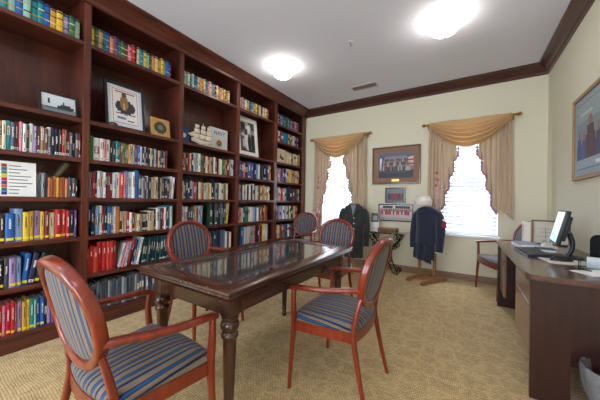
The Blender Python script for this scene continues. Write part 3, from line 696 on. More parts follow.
# ================================================================== CHAIRS
def make_chair():
    r = empty('armchair', (0, 0, 0))
    def bl(mb, n, sm=None): return mb.build(n, r, sm)
    # seat frame (trapezoid with curved front)
    def outline(inset, n=6):
        pts = []
        fwd, bk = .245-inset, -.215+inset; wf, wb = .262-inset, .215-inset
        for k in range(n+1):     # front, right to left, bowed
            t = k/n; x = wf*(1-2*t); pts.append((x, fwd+.028*math.sin(PI*t)))
        for k in range(n+1):
            t = k/n; x = -wb*(1-2*t); pts.append((x, bk-.03*math.sin(PI*t)))
        return pts
    m = MB(); P1 = outline(0); P2 = outline(.028); n = len(P1)
    vs = [(x, y, z) for P in (P1, P2) for z in (.365, .425) for x, y in P]; fs = []
    for i in range(n):
        j = (i+1) % n
        fs += [(i, j, j+n, i+n), (2*n+i, 3*n+i, 3*n+j, 2*n+j), (i, 2*n+i, 2*n+j, j), (n+i, n+j, 3*n+j, 3*n+i)]
    m.add(vs, fs, M_CHAIR); bl(m, 'seat_frame', 35)
    # cushion: superelliptic dome over the outline
    m = MB()
    def ol(t, s):
        P = outline(.004, 12); L = len(P); f = t*L; i = int(f) % L; q = f-int(f); a = P[i]; b = P[(i+1) % L]
        return (a[0]+(b[0]-a[0])*q)*s, (a[1]+(b[1]-a[1])*q)*s
    lv = [(0.94, .415), (.995, .424), (1.01, .437), (1.0, .452), (.965, .464), (.9, .473), (.78, .481), (.6, .487), (.35, .491), (.12, .493)]
    N = 52; vs = []; fs = []
    for s, z in lv:
        for k in range(N):
            x, y = ol(k/N, s); vs.append((x, y+.01*0, z))
    for i in range(len(lv)-1):
        for k in range(N): j = (k+1) % N; fs.append((i*N+k, i*N+j, (i+1)*N+j, (i+1)*N+k))
    fs.append(tuple((len(lv)-1)*N+k for k in range(N))); fs.append(tuple(range(N-1, -1, -1)))
    m.add(vs, fs, M_STRIPE); so = bl(m, 'seat', 60)
    arc = [[0.]*N for _ in lv]
    for k in range(N):
        c = Vector((vs[(len(lv)-1)*N+k][0], vs[(len(lv)-1)*N+k][1])).length; arc[-1][k] = c
        for i in range(len(lv)-2, -1, -1): arc[i][k] = arc[i+1][k]+(Vector(vs[i*N+k])-Vector(vs[(i+1)*N+k])).length
    at = so.data.attributes.new('stripe', 'FLOAT', 'POINT')
    for i in range(len(lv)):
        for k in range(N):
            p = vs[i*N+k]; at.data[i*N+k].value = arc[i][k]*p[0]/max(math.hypot(p[0], p[1]), 1e-5)
    # back: oval, tilted
    tilt = math.radians(16); A, B = .218, .205
    zc = .75; yc = -.272
    T_ = Matrix.Translation((0, yc, zc)) @ Matrix.Rotation(tilt, 4, 'X')   # local x right, z up, y forward
    def oval(a, b, y, k=0):
        out = []
        for i in range(48):
            t = 2*PI*i/48; c, s = math.cos(t), math.sin(t)
            x = a*math.copysign(abs(c)**.94, c); z = b*math.copysign(abs(s)**.94, s)
            yy = y-.03*(1-(x/.25)**2) if abs(x) < .25 else y
            out.append(T_ @ Vector((x, yy, z)))
        return out
    m = MB(); m.sweep(oval(A, B, 0), rrect(.036, .05, .012), M_CHAIR, closed=True, up=(T_.to_3x3() @ Vector((0, 1, 0)))); bl(m, 'back_frame', 45)
    m = MB()
    def pad(side):
        vs = []; fs = []; rings = [(1.0, .0), (.985, .010), (.93, .018), (.8, .022), (.55, .025), (.28, .027), (.05, .028)]
        for s, o_ in rings:
            for p in range(48):
                t = 2*PI*p/48; c, q = math.cos(t), math.sin(t)
                x = (A-.0165)*s*math.copysign(abs(c)**.94, c); z = (B-.0165)*s*math.copysign(abs(q)**.94, q)
                y = -.03*(1-(x/.25)**2)+side*o_*(1 if side > 0 else .55)
                vs.append(T_ @ Vector((x, y, z)))
        for i in range(len(rings)-1):
            for p in range(48): j = (p+1) % 48; fs.append((i*48+p, i*48+j, (i+1)*48+j, (i+1)*48+p))
        fs.append(tuple((len(rings)-1)*48+p for p in range(48)))
        m.add(vs, fs, M_STRIPE)
    pad(1); pad(-1); bo = bl(m, 'backrest', 60)
    at = bo.data.attributes.new('stripe', 'FLOAT', 'POINT')
    for i, v in enumerate(m.v): at.data[i].value = v[0]
    # legs
    sq = rrect(.034, .034, .009, 2)
    for s in (-1, 1):
        m = MB()   # front leg rising into the arm post
        path = spline([(s*.268, .258, 0), (s*.262, .245, .2), (s*.258, .232, .36), (s*.262, .226, .43), (s*.272, .222, .5), (s*.276, .222, .56), (s*.268, .228, .628)], 5)
        n = len(path); sc = [.62+.38*min(1, p.z/.36) if p.z < .36 else (1.05 if p.z < .46 else max(.8, 1.05-(p.z-.46)*1.6)) for p in path]
        m.sweep(path, sq, M_CHAIR, up=(0, 1, 0), scales=sc); bl(m, 'leg', 45)
        m = MB()   # rear leg rising to the oval
        path = spline([(s*.222, -.31, 0), (s*.215, -.262, .17), (s*.208, -.218, .36), (s*.205, -.212, .45), (s*.196, -.232, .55), (s*.176, -.258, .64)], 5)
        sc = [.68+.32*min(1, p.z/.36) if p.z < .4 else max(.72, 1-(p.z-.4)*1.1) for p in path]
        m.sweep(path, sq, M_CHAIR, up=(0, 1, 0), scales=sc); bl(m, 'leg', 45)
        m = MB()   # arm
        path = spline([(s*.205, -.262, .67), (s*.230, -.19, .67), (s*.258, -.08, .66), (s*.274, .05, .65), (s*.277, .16, .645), (s*.272, .23, .637), (s*.268, .25, .628)], 6)
        sc = [(.8, .9), ] * 3+[(1.15, .8)]*(len(path)-6)+[(1.1, .8), (1.0, .75), (.8, .6)]
        m.sweep(path, rrect(.036, .034, .012, 3), M_CHAIR, scales=sc); bl(m, 'armrest', 45)
        for fx, fy in ((s*.268, .258), (s*.222, -.31)):
            m = MB(); m.lathe([(.009, -.0005), (.011, .001), (.011, .006), (.006, .008)], M_STEEL, 10, (fx, fy, 0)); bl(m, 'foot_glide', 40)
    return r
ch0 = make_chair()
for q in bpy.data.objects:
    if q.parent == ch0:
        for v in q.data.vertices: v.co.y *= .84
CH = [  # x, y, heading of the front (degrees, 0 = +Y), label
 (-1.246, .608, 0, 'striped oval-back armchair in the left foreground at the near table end'),
 (-2.03, 1.575, -90, 'striped oval-back armchair between the bookcase and the table'),
 (-1.345, 2.66, 176, 'striped oval-back armchair at the far end of the table'),
 (-.708, 1.62, 90, 'striped oval-back armchair at the right side of the table, back to desk'),
 (-2.45, 3.86, 190, 'small-looking armchair in the far corner beside the last bookcase bay'),
 (.42, 4.25, 112, 'armchair by the back wall, partly hidden behind the desk')]
for k, (x, y, a, lab) in enumerate(CH):
    c = ch0 if k == 0 else copy_tree(ch0)
    c.location = (x, y, 0); c.rotation_euler = (0, 0, math.radians(a)); tag(c, lab, 'chair', 'striped oval-back armchairs')

# ================================================================== DESK
dk = empty('desk', (.6, 2.93, 0), label='dark wood desk along the right wall with drawer pedestals', cat='desk')
def dp(mb, n, sm=None, par=None):
    o = mb.build(n, dk, sm); o.location = -Vector(dk.location); return o
DY0, DY1, DX0 = 2.075, 3.79, .295
m = MB(); m.prism([(DX0+.03, DY0), (XR-.003, DY0), (XR-.003, DY1), (DX0, DY1), (DX0, DY1-.05), (DX0+.02, DY0+.08)], 'Z', .717, .748, M_DESK)
m.prism([(DX0+.038, DY0+.008), (XR-.003, DY0+.008), (XR-.003, DY1-.008), (DX0+.012, DY1-.008), (DX0+.012, DY1-.05), (DX0+.03, DY0+.08)], 'Z', .705, .7169, M_DESKV)
dp(m, 'desktop')
m = MB(); m.prism([(DX0+.037, 0), (.51, 0), (.51, .335), (XR-.004, .335), (XR-.004, .7045), (DX0+.037, .7045)], 'Y', DY0+.02, DY0+.045, M_DESKV); dp(m, 'end_panel')
m = MB(); m.box((DX0+.012, DY1-.035, 0), (XR-.02, DY1-.01, .7045), M_DESKV); dp(m, 'end_panel')
m = MB(); m.box((.74, DY0+.046, .12), (.76, DY1-.036, .7045), M_DESKV); dp(m, 'modesty_panel')
for (ya, yb, zb) in ((DY0+.047, 2.66, .235), (3.40, DY1-.037, .20)):
    m = MB(); m.box((DX0+.055, ya, zb), (.738, yb, .7045), M_DESKV); dp(m, 'pedestal')
    for (za, zc_) in ((zb+.004, .552), (.558, .70)):
        m = MB(); m.box((DX0+.036, ya+.004, za), (DX0+.0545, yb-.004, zc_), M_DRAW_LIT, .002); d_ = dp(m, 'drawer')
        m = MB(); m.box((DX0+.0345, ya+.02, zc_-.012), (DX0+.0375, yb-.02, zc_-.004), M_DESKV); q = m.build('finger_pull', d_)
m = MB(); m.box((.62, 3.0, .50), (.738, 3.35, .7045), M_DESKV); dp(m, 'cable_box')

# ---- on the desk
Z0 = .7485
# monitor
mo = empty('computer_monitor', (.655, 2.93, Z0), math.radians(-95), 'black computer monitor tilted back on the desk, screen glowing pale blue', 'monitor')
# local: faces -y ; x right
Tm = Matrix.Translation((0, -.02, .24)) @ Matrix.Rotation(math.radians(-13), 4, 'X')
m = MB(); m.box((-.16, -.012, -.138), (.16, .02, .138), M_BLACK, .006, Tm); m.box((-.12, .02, -.1), (.12, .045, .1), M_BLACK, .012, Tm); m.build('housing', mo, 40)
def screenmat():
    m = bpy.data.materials.new('lit_screen'); m.use_nodes = True; n = m.node_tree.nodes; l = m.node_tree.links
    b = n['Principled BSDF']; b.inputs['Base Color'].default_value = (.02, .02, .02, 1); b.inputs['Roughness'].default_value = .2
    t = n.new('ShaderNodeTexCoord'); s = n.new('ShaderNodeSeparateXYZ'); l.new(t.outputs['Object'], s.inputs[0])
    mr = n.new('ShaderNodeMapRange'); mr.inputs[1].default_value = .12; mr.inputs[2].default_value = .36; l.new(s.outputs['Z'], mr.inputs[0])
    r = n.new('ShaderNodeValToRGB'); r.color_ramp.elements[0].color = lin((150, 205, 225)); r.color_ramp.elements[1].color = lin((225, 232, 240)); l.new(mr.outputs[0], r.inputs[0])
    l.new(r.outputs[0], b.inputs['Emission Color']); b.inputs['Emission Strength'].default_value = .36
    return m
m = MB(); m.box((-.147, -.0128, -.118), (.147, -.0121, .124), screenmat(), 0, Tm); m.build('screen', mo)
m = MB(); m.sweep(spline([(0, .035, .2), (0, .055, .12), (0, .045, .05), (0, .02, .012)], 5), rrect(.09, .03, .012), M_BLACK, up=(0, 1, 0)); m.build('stand_neck', mo, 40)
m = MB(); m.lathe([(.0, 0), (.115, 0), (.118, .006), (.1, .014), (0, .02)], M_BLACK, 28, (0, .02, 0), sx=1.05, sy=.9); m.build('stand_base', mo, 40)
# mouse pad + mouse
m = MB(); m.box((-.13, -.1, 0), (.13, .1, .005), plain('pale_mouse_pad', (214, 204, 194), .8), .002); o = m.build('mouse_pad'); o.location = (.62, 2.68, Z0); o.rotation_euler = (0, 0, math.radians(8)); tag(o, 'pale mouse pad on the desk in front of the monitor', 'mouse pad')
ms = empty('computer_mouse', (.60, 2.70, Z0+.0052), math.radians(-60), 'black computer mouse on the pale mouse pad', 'mouse')
m = MB(); m.grid(lambda u, v: Vector((.045*math.cos(2*PI*u)*math.cos(v*PI/2)**.6 if v < 1 else 0, .075*math.sin(2*PI*u)*(math.cos(v*PI/2)**.6 if v < 1 else 0), .036*math.sin(v*PI/2))), 24, 8, M_BLACK, True); m.build('shell', ms, 60)
m = MB(); m.tube([(0, .03, .035), (0, .048, .031)], .004, plain('grey_rubber', (90, 90, 92), .6), 8); m.build('scroll_wheel', ms)
# keyboard
kb = empty('keyboard', (.475, 2.98, Z0), math.radians(-84), 'black computer keyboard lying beside the monitor', 'keyboard')
m = MB(); m.prism([(-.075, 0), (.075, 0), (.075, .026), (-.075, .014)], 'X', -.2, .2, M_BLACK); m.build('case', kb)
m = MB()
for i in range(15):
    for j in range(5):
        x = -.186+i*.0255; y = -.062+j*.025; m.box((x, y, .014+(y+.075)*.08), (x+.021, y+.021, .021+(y+.075)*.08), plain('key_grey', (64, 66, 72), .5))
m.build('keys', kb)
# booklet stacks with white edges
def stack(loc, rz, w, d, n, lab, tops):
    r = empty('paper_stack', loc, rz, lab, 'papers'); z = 0
    for k in range(n):
        m = MB(); t = .009; m.box((-w/2, -d/2, z), (w/2, d/2, z+t), M_WHITE if k < n-1 else tops, .001, Matrix.Rotation(math.radians((k % 3-1)*2), 4, 'Z')); m.build('booklet', r); z += t+.0003
    return r
stack((.50, 3.42, Z0), .2, .16, .24, 4, 'stack of white booklets on the far left of the desk', plain('blue_grey_cover', (150, 158, 176), .5))
stack((.60, 3.19, Z0), .1, .12, .12, 3, 'low stack of white papers beside the black keyboard', plain('dark_blue_grey_cover', (84, 90, 108), .5))
# tape dispenser
td = empty('tape_dispenser', (.66, 3.36, Z0), .4, 'small white tape dispenser between booklets and monitor', 'tape dispenser')
m = MB(); m.prism([(-.06, 0), (.06, 0), (.055, .03), (.02, .035), (.0, .06), (-.035, .06), (-.06, .03)], 'Y', -.025, .025, plain('cream_plastic', (224, 220, 210), .4)); m.build('body', td)
m = MB(); m.lathe([(.012, -.012), (.028, -.012), (.028, .012), (.012, .012)], M_GLASS, 18, M=Matrix.Translation((-.018, 0, .055)) @ Matrix.Rotation(PI/2, 4, 'X')); m.build('tape_roll', td, 40)
# frame with drawing behind the monitor + cream file
pd = [(.1, .3, .5, .32, (150, 146, 140)), (.2, .5, .7, .52, (140, 136, 130)), (.35, .2, .37, .75, (150, 146, 140)), (.5, .3, .8, .6, (196, 190, 180)), (.15, .65, .6, .67, (150, 146, 140))]
picture('framed_drawing', 'brown framed pencil drawing standing on the desk behind the monitor', 'picture', .30, .255, (.737, 3.70, Z0), (math.radians(-4), 0, 0), .014, plain('brown_frame', (96, 60, 50), .4), plain('drawing_paper', (206, 198, 186), .7), pd, depth=.022)
r = empty('file_holder', (.56, 3.69, Z0), 0, 'upright cream file folders beside the framed drawing on the desk', 'file holder')
m = MB(); m.box((-.045, -.06, 0), (.01, .06, .235), plain('cream_folders', (224, 216, 204), .7), .002); m.build('folders', r)
m = MB(); m.box((.0105, -.062, 0), (.024, .062, .235), plain('tan_folder', (172, 132, 100), .6), .002); m.build('binder', r)
# black rounded-top unit of unknown use near the wall
sp = empty('black_unit', (.85, 2.86, Z0), math.radians(-50), 'black rounded-top unit standing on the desk against the right wall', 'desk_unit')
m = MB(); P_ = [(-.07, 0), (.07, 0)]+[(.07*math.cos(a)*1.0, .15+.05*math.sin(a)) for a in [PI*k/10 for k in range(0, 11)]]
m.prism(P_, 'Y', -.035, .035, M_BLACK); m.build('housing', sp, 40)
m = MB(); m.prism([(p*.86, .008+q*.93) for p, q in P_], 'Y', -.038, -.0352, plain('dark_front_face', (16, 17, 20), .7)); m.build('front_face', sp)
sp.scale = (.68, .9, 1)
# acrylic brochure holders
def holder(loc, rz, lab, w=.11):
    r = empty('brochure_holder', loc, rz, lab, 'brochure holder'); m = MB(); t = .003
    m.box((-w/2, -.04, 0), (w/2, .04, t), M_ACRY); m.box((-w/2, .037, t), (w/2, .04, .10), M_ACRY); m.box((-w/2, -.04, t), (w/2, -.037, .055), M_ACRY)
    m.box((-w/2, -.037, t), (-w/2+t, .037, .06), M_ACRY); m.box((w/2-t, -.037, t), (w/2, .037, .06), M_ACRY); m.build('holder', r)
    m = MB(); m.box((-w/2+.03, .02, t+.0005), (w/2-.012, .024, .075), plain('brochure_paper', (196, 200, 204), .4)); m.build('brochures', r)
    return r
holder((.70, 2.50, Z0), math.radians(-25), 'clear acrylic brochure holder on the desk near the mouse pad')
holder((.82, 2.60, Z0), math.radians(-25), 'clear acrylic brochure holder at the right edge against the wall', .12)
pf = empty('open_papers', (.70, 2.36, Z0), math.radians(20), 'white loose papers with a black pen at the front of the desk', 'papers')
m = MB(); m.box((-.12, -.07, 0), (.1, .07, .002), M_WHITE, 0, Matrix.Rotation(.2, 4, 'Z')); m.box((-.04, -.06, .0022), (.16, .08, .005), M_WHITE, 0, Matrix.Rotation(-.1, 4, 'Z')); m.build('sheets', pf)
pe = MB(); pe.tube([(-.07, 0, 0), (.065, 0, 0)], .004, M_BLACK, 8); o = pe.build('pen', smooth=40); o.location = (.615, 2.41, Z0+.0085); o.rotation_euler = (0, 0, -.7); tag(o, 'black pen lying on the loose papers at the front of the desk', 'pen')

# waste basket with liner
wbk = empty('waste_basket', (.69, 2.02, 0), 0, 'waste basket with a clear plastic liner under the end of the desk', 'waste basket')
m = MB(); m.lathe([(.11, 0), (.115, .004), (.145, .30), (.148, .30), (.148, .306), (.14, .306), (.139, .29), (.11, .01), (0, .008)], plain('grey_bin_plastic', (96, 94, 84), .5), 32); m.build('bin', wbk, 40)
rl = random.Random(5)
def liner(u, v):
    a = 2*PI*u; wr = .004*math.sin(a*9+v*3)+.003*math.sin(a*17+1)
    if v < .5: t = v/.5; z = .17+.145*t; r_ = .137+.02*t+.004+wr*(1-t*.6)+.004
    else: t = (v-.5)/.5; z = .315-.13*t; r_ = .157-.035*t+wr*.8
    z += (.012*math.sin(a*5)) if v < .12 else 0
    return Vector((r_*math.cos(a), r_*math.sin(a), z))
M_LINER = mat('clear_film', (214, 220, 226), .18, trans=.8, ior=1.15)
m = MB(); m.grid(liner, 72, 14, M_LINER, True); m.build('liner', wbk, 60)

# ================================================================== CURTAINS
def curtains(cx, hw, n, side_word):
    zr = 2.41; yr = YB-.085
    rod = empty('curtain_rod', (cx, yr, zr), 0, 'brass curtain rod with knob finials over the %s window' % side_word, 'curtain rod')
    m = MB(); m.tube([(-hw-.03, 0, 0), (hw+.03, 0, 0)], .014, M_BRASS, 14); m.build('rod', rod, 50)
    for s in (-1, 1):
        m = MB(); m.lathe([(.008, 0), (.014, .004), (.02, .01), (.011, .018), (.022, .03), (.027, .045), (.02, .06), (.006, .068), (0, .07)], M_BRASS, 16, M=Matrix.Translation((s*(hw+.03), 0, 0)) @ Matrix.Rotation(s*PI/2, 4, 'Y')); m.build('finial', rod, 50)
        m = MB(); m.tube([(s*(hw+.01), 0, -.0145), (s*(hw+.01), .05, -.03), (s*(hw+.01), .083, -.03)], .006, M_BRASS, 8); m.box((s*(hw+.01)-.015, .076, -.06), (s*(hw+.01)+.015, .084, 0), M_BRASS); m.build('bracket', rod, 50)
    dr = empty('window_drapery', (cx, yr, zr), 0, 'gold swag and cascading drapes hung over the %s window' % side_word, 'curtain')
    # swag
    NS = 6
    def swag(u, v):
        s = 2*u-1
        prof = 1-abs(s)**1.9
        fold = math.sin(v*PI*2*NS-1)*.5+.5
        z = .012*(1-v)-(.015+.40*v)*prof-.05*v*(1-prof)
        x = s*(hw-.012-.015*math.sin(v*PI))
        y = -.075-.05*math.sin(PI*v*.9)*prof-.07*fold*prof**.5*(.3+.7*v)
        z += .016*fold*prof
        return Vector((x, y, z))
    m = MB(); m.grid(swag, 44, 84, M_SWAG); o = m.build('swag', dr, 80, .002)
    # gathered fabric over the rod
    m = MB(); m.grid(lambda u, v: Vector(((2*u-1)*(hw-.005), -.0235*math.sin(v*PI*1.35+.2)-.001, .0225*math.cos(v*PI*1.35+.2)+.003*math.sin(u*70))), 90, 10, M_SWAG); m.build('rod_wrap', dr, 80, .0015)
    for s in (-1, 1):
        # back long panel: vertical pleats
        wid = .20
        def panel(u, v, s=s):
            x = s*(hw-.005-wid*u); zb = -(1.45-.25*u)
            z = -.012+(zb)*v+.0
            amp = .02*(1-.2*v)
            y = -.018+amp*math.sin(u*PI*2*4.5+.6*math.sin(v*3))
            x += s*.02*math.sin(v*2+u*3)*v
            return Vector((x, y+.012, z))
        m = MB(); m.grid(panel, 60, 30, M_DRAPE); m.build('side_panel', dr, 80, .002)
        # front cascade with zigzag hem
        Z = 4
        def casc(u, v, s=s):
            tri = 2*abs((u*Z) % 1-.5)      # 1..0..1
            base = .13+.23*(1-u)
            x = s*(hw-.012-base-.055*(1-tri)*(.3+.7*v))
            L = .42+.98*u**1.05
            z = -.0-L*v+.02*(1-v)-.0
            y = -.036-.024*(1-tri)-.014*math.sin(abs(x)*2*PI/.062)
            if u < .45:      # runs up under the swag
                pass
            top = -.10*(1-u)*0
            return Vector((x, y, z+top))
        m = MB(); m.grid(casc, 64, 24, M_DRAPE); m.build('cascade', dr, 80, .002)
        # lining seen along the zigzag hem
        def lin_(u, v, s=s):
            p = casc(u, .80+.205*v); tri = 2*abs((u*Z) % 1-.5)
            p.y += .012; p.x -= s*.028*(1-v*.2); return p
        m = MB(); m.grid(lin_, 64, 5, M_LINING if s > 0 or n == 2 else M_FLORAL); m.build('lining', dr, 80, .0015)
        if (n == 1 and s == -1) or n == 2 and s == -1:
            def low(u, v, s=s):
                tri = 2*abs((v*5) % 1-.5)
                x = s*(hw-.10-.05*u-.028*tri*u); z = -.75-.95*v
                return Vector((x, -.045+.012*math.sin(u*9+v*14), z))
            m = MB(); m.grid(low, 8, 50, M_FLORAL); m.build('floral_edge', dr, 80, .0015)
curtains(-2.085, .535, 1, 'left')
curtains(.0, .525, 2, 'right')

# ================================================================== WALL PICTURES
W_ = .80
flag = [(0, .3, .18, .95, (60, 80, 150)), (.03, .35, .10, .8, (220, 220, 226)), (.82, .45, 1, 1, (200, 196, 200)), (.82, .5, 1, .56, (180, 50, 60)), (.82, .66, 1, .72, (180, 50, 60)), (.82, .82, 1, .88, (180, 50, 60)), (.82, .8, .9, 1, (50, 60, 120))]
back = [(0, .3, 1, 1, (120, 134, 160)), (0, 0, 1, .3, (66, 68, 76))]
big = back+flag+[(.0, .86, 1, 1, (96, 104, 120))]+crowd(17, .14, .86, .56, .26, [(70, 80, 104), (150, 126, 92), (170, 164, 150), (90, 70, 60)], rp)+crowd(19, .08, .92, .42, .24, [(160, 130, 80), (80, 84, 104), (176, 172, 164), (120, 66, 60), (60, 60, 70)], rp)+0*crowd(11, .12, .88, .5, .34, [(60, 80, 130), (170, 130, 90), (200, 190, 170), (90, 60, 50), (150, 150, 160)], rp)+crowd(21, .04, .96, .26, .24, [(150, 120, 70), (70, 76, 100), (180, 176, 168), (110, 56, 54), (54, 56, 66)], rp)+[(0, .0, 1, .26, (58, 62, 72)), (.2, .2, .8, .24, (90, 90, 96))]
r = picture('framed_photograph', 'large brown framed group photograph with flags on the back wall between windows', 'picture', .80, .655, (-1.045, YB-.001, 1.485), (0, 0, 0), .028, plain('brown_picture_frame', (84, 52, 40), .35, coat=.3), plain('tan_mount', (150, 112, 88), .8), big, depth=.03, matw=.085, inner=plain('blue_inner_mount', (120, 124, 150), .7))
m = MB(); m.box((-.06, -.019, .045), (.06, -.0166, .085), M_GOLD); m.build('name_plate', r)
p2 = [(0, 0, 1, 1, (66, 84, 98)), (0, .7, 1, 1, (120, 136, 150)), (0, 0, 1, .2, (90, 92, 100))]+crowd(6, .08, .92, .15, .62, [(46, 54, 84), (60, 66, 80), (150, 60, 60), (40, 44, 60)], rp)
picture('framed_photograph', 'small black framed group photograph on the back wall under the large one', 'picture', .34, .265, (-1.045, YB-.001, 1.16), (0, 0, 0), .026, M_BLKFR, M_WHITE, p2, matw=.012, matm=plain('grey_mount', (140, 144, 150), .8))
p3 = [(0, 0, 1, 1, (186, 180, 184)), (0, .72, 1, 1, (214, 214, 218)), (.1, .78, .42, .95, (60, 70, 60)), (.5, .78, .95, .95, (70, 74, 66)), (0, 0, 1, .34, (196, 180, 176))]+crowd(17, .02, .98, .5, .3, [(176, 50, 66), (190, 70, 90), (120, 40, 60)], rp, (120, 90, 80))+crowd(19, .02, .98, .36, .3, [(190, 60, 80), (210, 200, 204), (150, 40, 60)], rp)+[(.05, .1, .95, .14, (150, 140, 140))]
# right wall picture
p4 = [(0, 0, 1, 1, (124, 146, 160)), (0, .72, 1, 1, (148, 166, 172)), (.1, .82, .45, .85, (190, 200, 200)), (0, 0, 1, .14, (150, 168, 184))]
for cu_, cw_, ch_, cc_ in ((.08, .07, .5, (60, 74, 120)), (.22, .08, .46, (72, 88, 140)), (.40, .13, .66, (84, 54, 60)), (.62, .09, .5, (54, 62, 104)), (.80, .1, .56, (60, 60, 74)), (.95, .06, .5, (110, 60, 60))):
    p4 += [(cu_-cw_, .14, cu_+cw_, ch_*.75, cc_), (cu_-cw_*.7, ch_*.75, cu_+cw_*.7, ch_*.95, cc_)]+ell(cu_, ch_+.04, cw_*.42, .07, (150, 112, 98), 5)
p4 += [(.55, .03, .75, .08, (224, 230, 236))]
picture('framed_photograph', 'large gold framed picture of people on the right wall above the desk', 'picture', .98, .775, (XR-.001, 3.12, 1.405), (0, 0, math.radians(-90)), .035, plain('bronze_gilt_frame', (150, 112, 70), .35, metal=.3, coat=.2), plain('pale_blue_grey_mount', (150, 168, 178), .7), p4, depth=.03, matw=.06, inner=plain('dark_inner_edge', (60, 44, 40), .5))

# ================================================================== CONSOLE TABLE with iron scrolls
cx0, cx1, cy0, cy1 = -1.47, -.80, 4.33, 4.62
ct = empty('console_table', ((cx0+cx1)/2, (cy0+cy1)/2, 0), 0, 'glass-topped black iron scroll console table against the back wall', 'console table')
m = MB(); m.box((cx0-ct.location.x, cy0-ct.location.y, .665), (cx1-ct.location.x, cy1-ct.location.y, .675), plain('green_tinted_glass', (200, 225, 215), .03, trans=.9, ior=1.3), .002); m.build('glass_top', ct)
def spiral(c, r0, turns, start, yy, n=26, dirn=1):
    return [Vector((c[0]+r0*(1-k/n*.8)*math.cos(start+dirn*turns*2*PI*k/n), yy, c[1]+r0*(1-k/n*.8)*math.sin(start+dirn*turns*2*PI*k/n))) for k in range(n+1)]
m = MB()
for yy in (-.11, .11): m.tube([(-.3, yy, .656), (.3, yy, .656)], .008, M_IRON, 8, up=(0, 1, 0))
for x in (-.27, .27): m.tube([(x, -.12, .656), (x, .12, .656)], .008, M_IRON, 8)
m.build('top_rail', ct, 50)
for yy in (-.11, .11):
    for s in (-1, 1):
        m = MB()
        m.tube(spline([(s*.27, yy, .65), (s*.22, yy, .55), (s*.10, yy, .42), (s*.06, yy, .28), (s*.10, yy, .12), (s*.16, yy, .012)], 6), .009, M_IRON, 8, up=(0, 1, 0))
        m.build('leg', ct, 50)
        for c, r_, tn, st, dn in (((s*.20, .585), .06, 1.6, PI/2, s), ((s*.145, .455), .055, 1.5, PI/2, -s), ((s*.03, .20), .05, 1.5, -PI/2, s), ((s*.19, .05), .04, 1.5, -PI/2, s)):
            m = MB(); m.tube(spiral(c, r_, tn, st, yy, dirn=dn), .008, M_IRON, 8, up=(0, 1, 0)); m.build('scroll', ct, 50)
m = MB(); m.tube([(0, -.115, .3), (0, .115, .3)], .008, M_IRON, 8); m.tube([(-.065, -.11, .3), (.065, -.11, .3)], .008, M_IRON, 8, up=(0, 1, 0)); m.tube([(-.065, .11, .3), (.065, .11, .3)], .008, M_IRON, 8, up=(0, 1, 0)); m.build('stretcher', ct, 50)
picture('framed_photograph', 'wide black framed photograph of a red-clad group on the wall above console table', 'picture', .575, .30, (-1.04, YB-.001, .84), (0, 0, 0), .02, M_BLKFR, M_WHITE, p3, matw=.0)
pk = [(0, .5, 1, 1, (70, 74, 72)), (.2, .6, .8, .85, (150, 150, 140)), (.1, .1, .9, .12, (150, 150, 155)), (.1, .2, .7, .22, (150, 150, 155))]
picture('photo_card', 'small white card with a dark photo standing on console table', 'card', .13, .31, (-1.31, 4.41, .6765), (math.radians(-6), 0, math.radians(8)), .003, M_WHITE, plain('card_white', (222, 222, 224), .6), pk, depth=.006)
bx = empty('wooden_box', (-1.09, 4.42, .6758), math.radians(-3), 'low brown wooden box lying on the console table', 'box')
m = MB(); m.box((-.145, -.075, 0), (.145, .075, .045), plain('box_brown', (120, 78, 52), .45), .003); m.build('base', bx)
m = MB(); m.box((-.15, -.08, .0455), (.15, .08, .068), plain('box_lid_brown', (146, 98, 66), .4), .004); m.build('lid', bx)

# ================================================================== GARMENTS
def garment(r, col, Ls, sh_z, hem_z, wid, dep, sleeves_bottom, open_front=True):
    """uniform jacket as a lofted shell; local x right, front at -y."""
    H = sh_z-hem_z
    def body(u, v):
        a = 2*PI*u; z = sh_z-H*v
        if v < .08: k = v/.08; hw = wid*(.34+.62*math.sin(k*PI/2)**.9); zz = sh_z+.05-(.05+H*.08)*k**1.4
        else:
            t = (v-.08)/.92; hw = wid*(.96-.16*math.sin(min(t/.55, 1)*PI*.5)+.12*max(0, t-.45)); zz = z
        dd = dep*(.72+.28*math.sin(min(v*2.2, 1)*PI/2)); f = 1+.03*math.sin(a*9)*v**1.5
        c, s = math.cos(a), math.sin(a)
        return Vector((hw*math.copysign(abs(c)**.8, c)*f, dd*math.copysign(abs(s)**.8, s)*f, zz))
    m = MB(); m.grid(body, 56, 26, col, True); o = m.build('coat_body', r, 60)
    for s in (-1, 1):
        m = MB(); path = spline([(s*wid*.80, 0, sh_z-.035), (s*wid*1.02, 0, sh_z-.13), (s*wid*1.10, -.01, sh_z-.32), (s*wid*1.12, -.02, (sh_z+sleeves_bottom)/2-.08), (s*wid*1.08, -.035, sleeves_bottom)], 6)
        n = len(path); m.tube(path, .062, col, 14, up=(0, 1, 0), scales=[(.75+.35*math.sin(min(k/n*2.5, 1)*PI/2)-.28*k/n) for k in range(n)]); m.build('sleeve', r, 60)
    return dep
M_UNI = plain('charcoal_green_wool', (44, 48, 48), .85, sheen=.3)
M_NAVY = plain('navy_wool', (26, 34, 58), .85, sheen=.35)
M_SHIRT = plain('pale_grey_shirt', (120, 128, 138), .8)
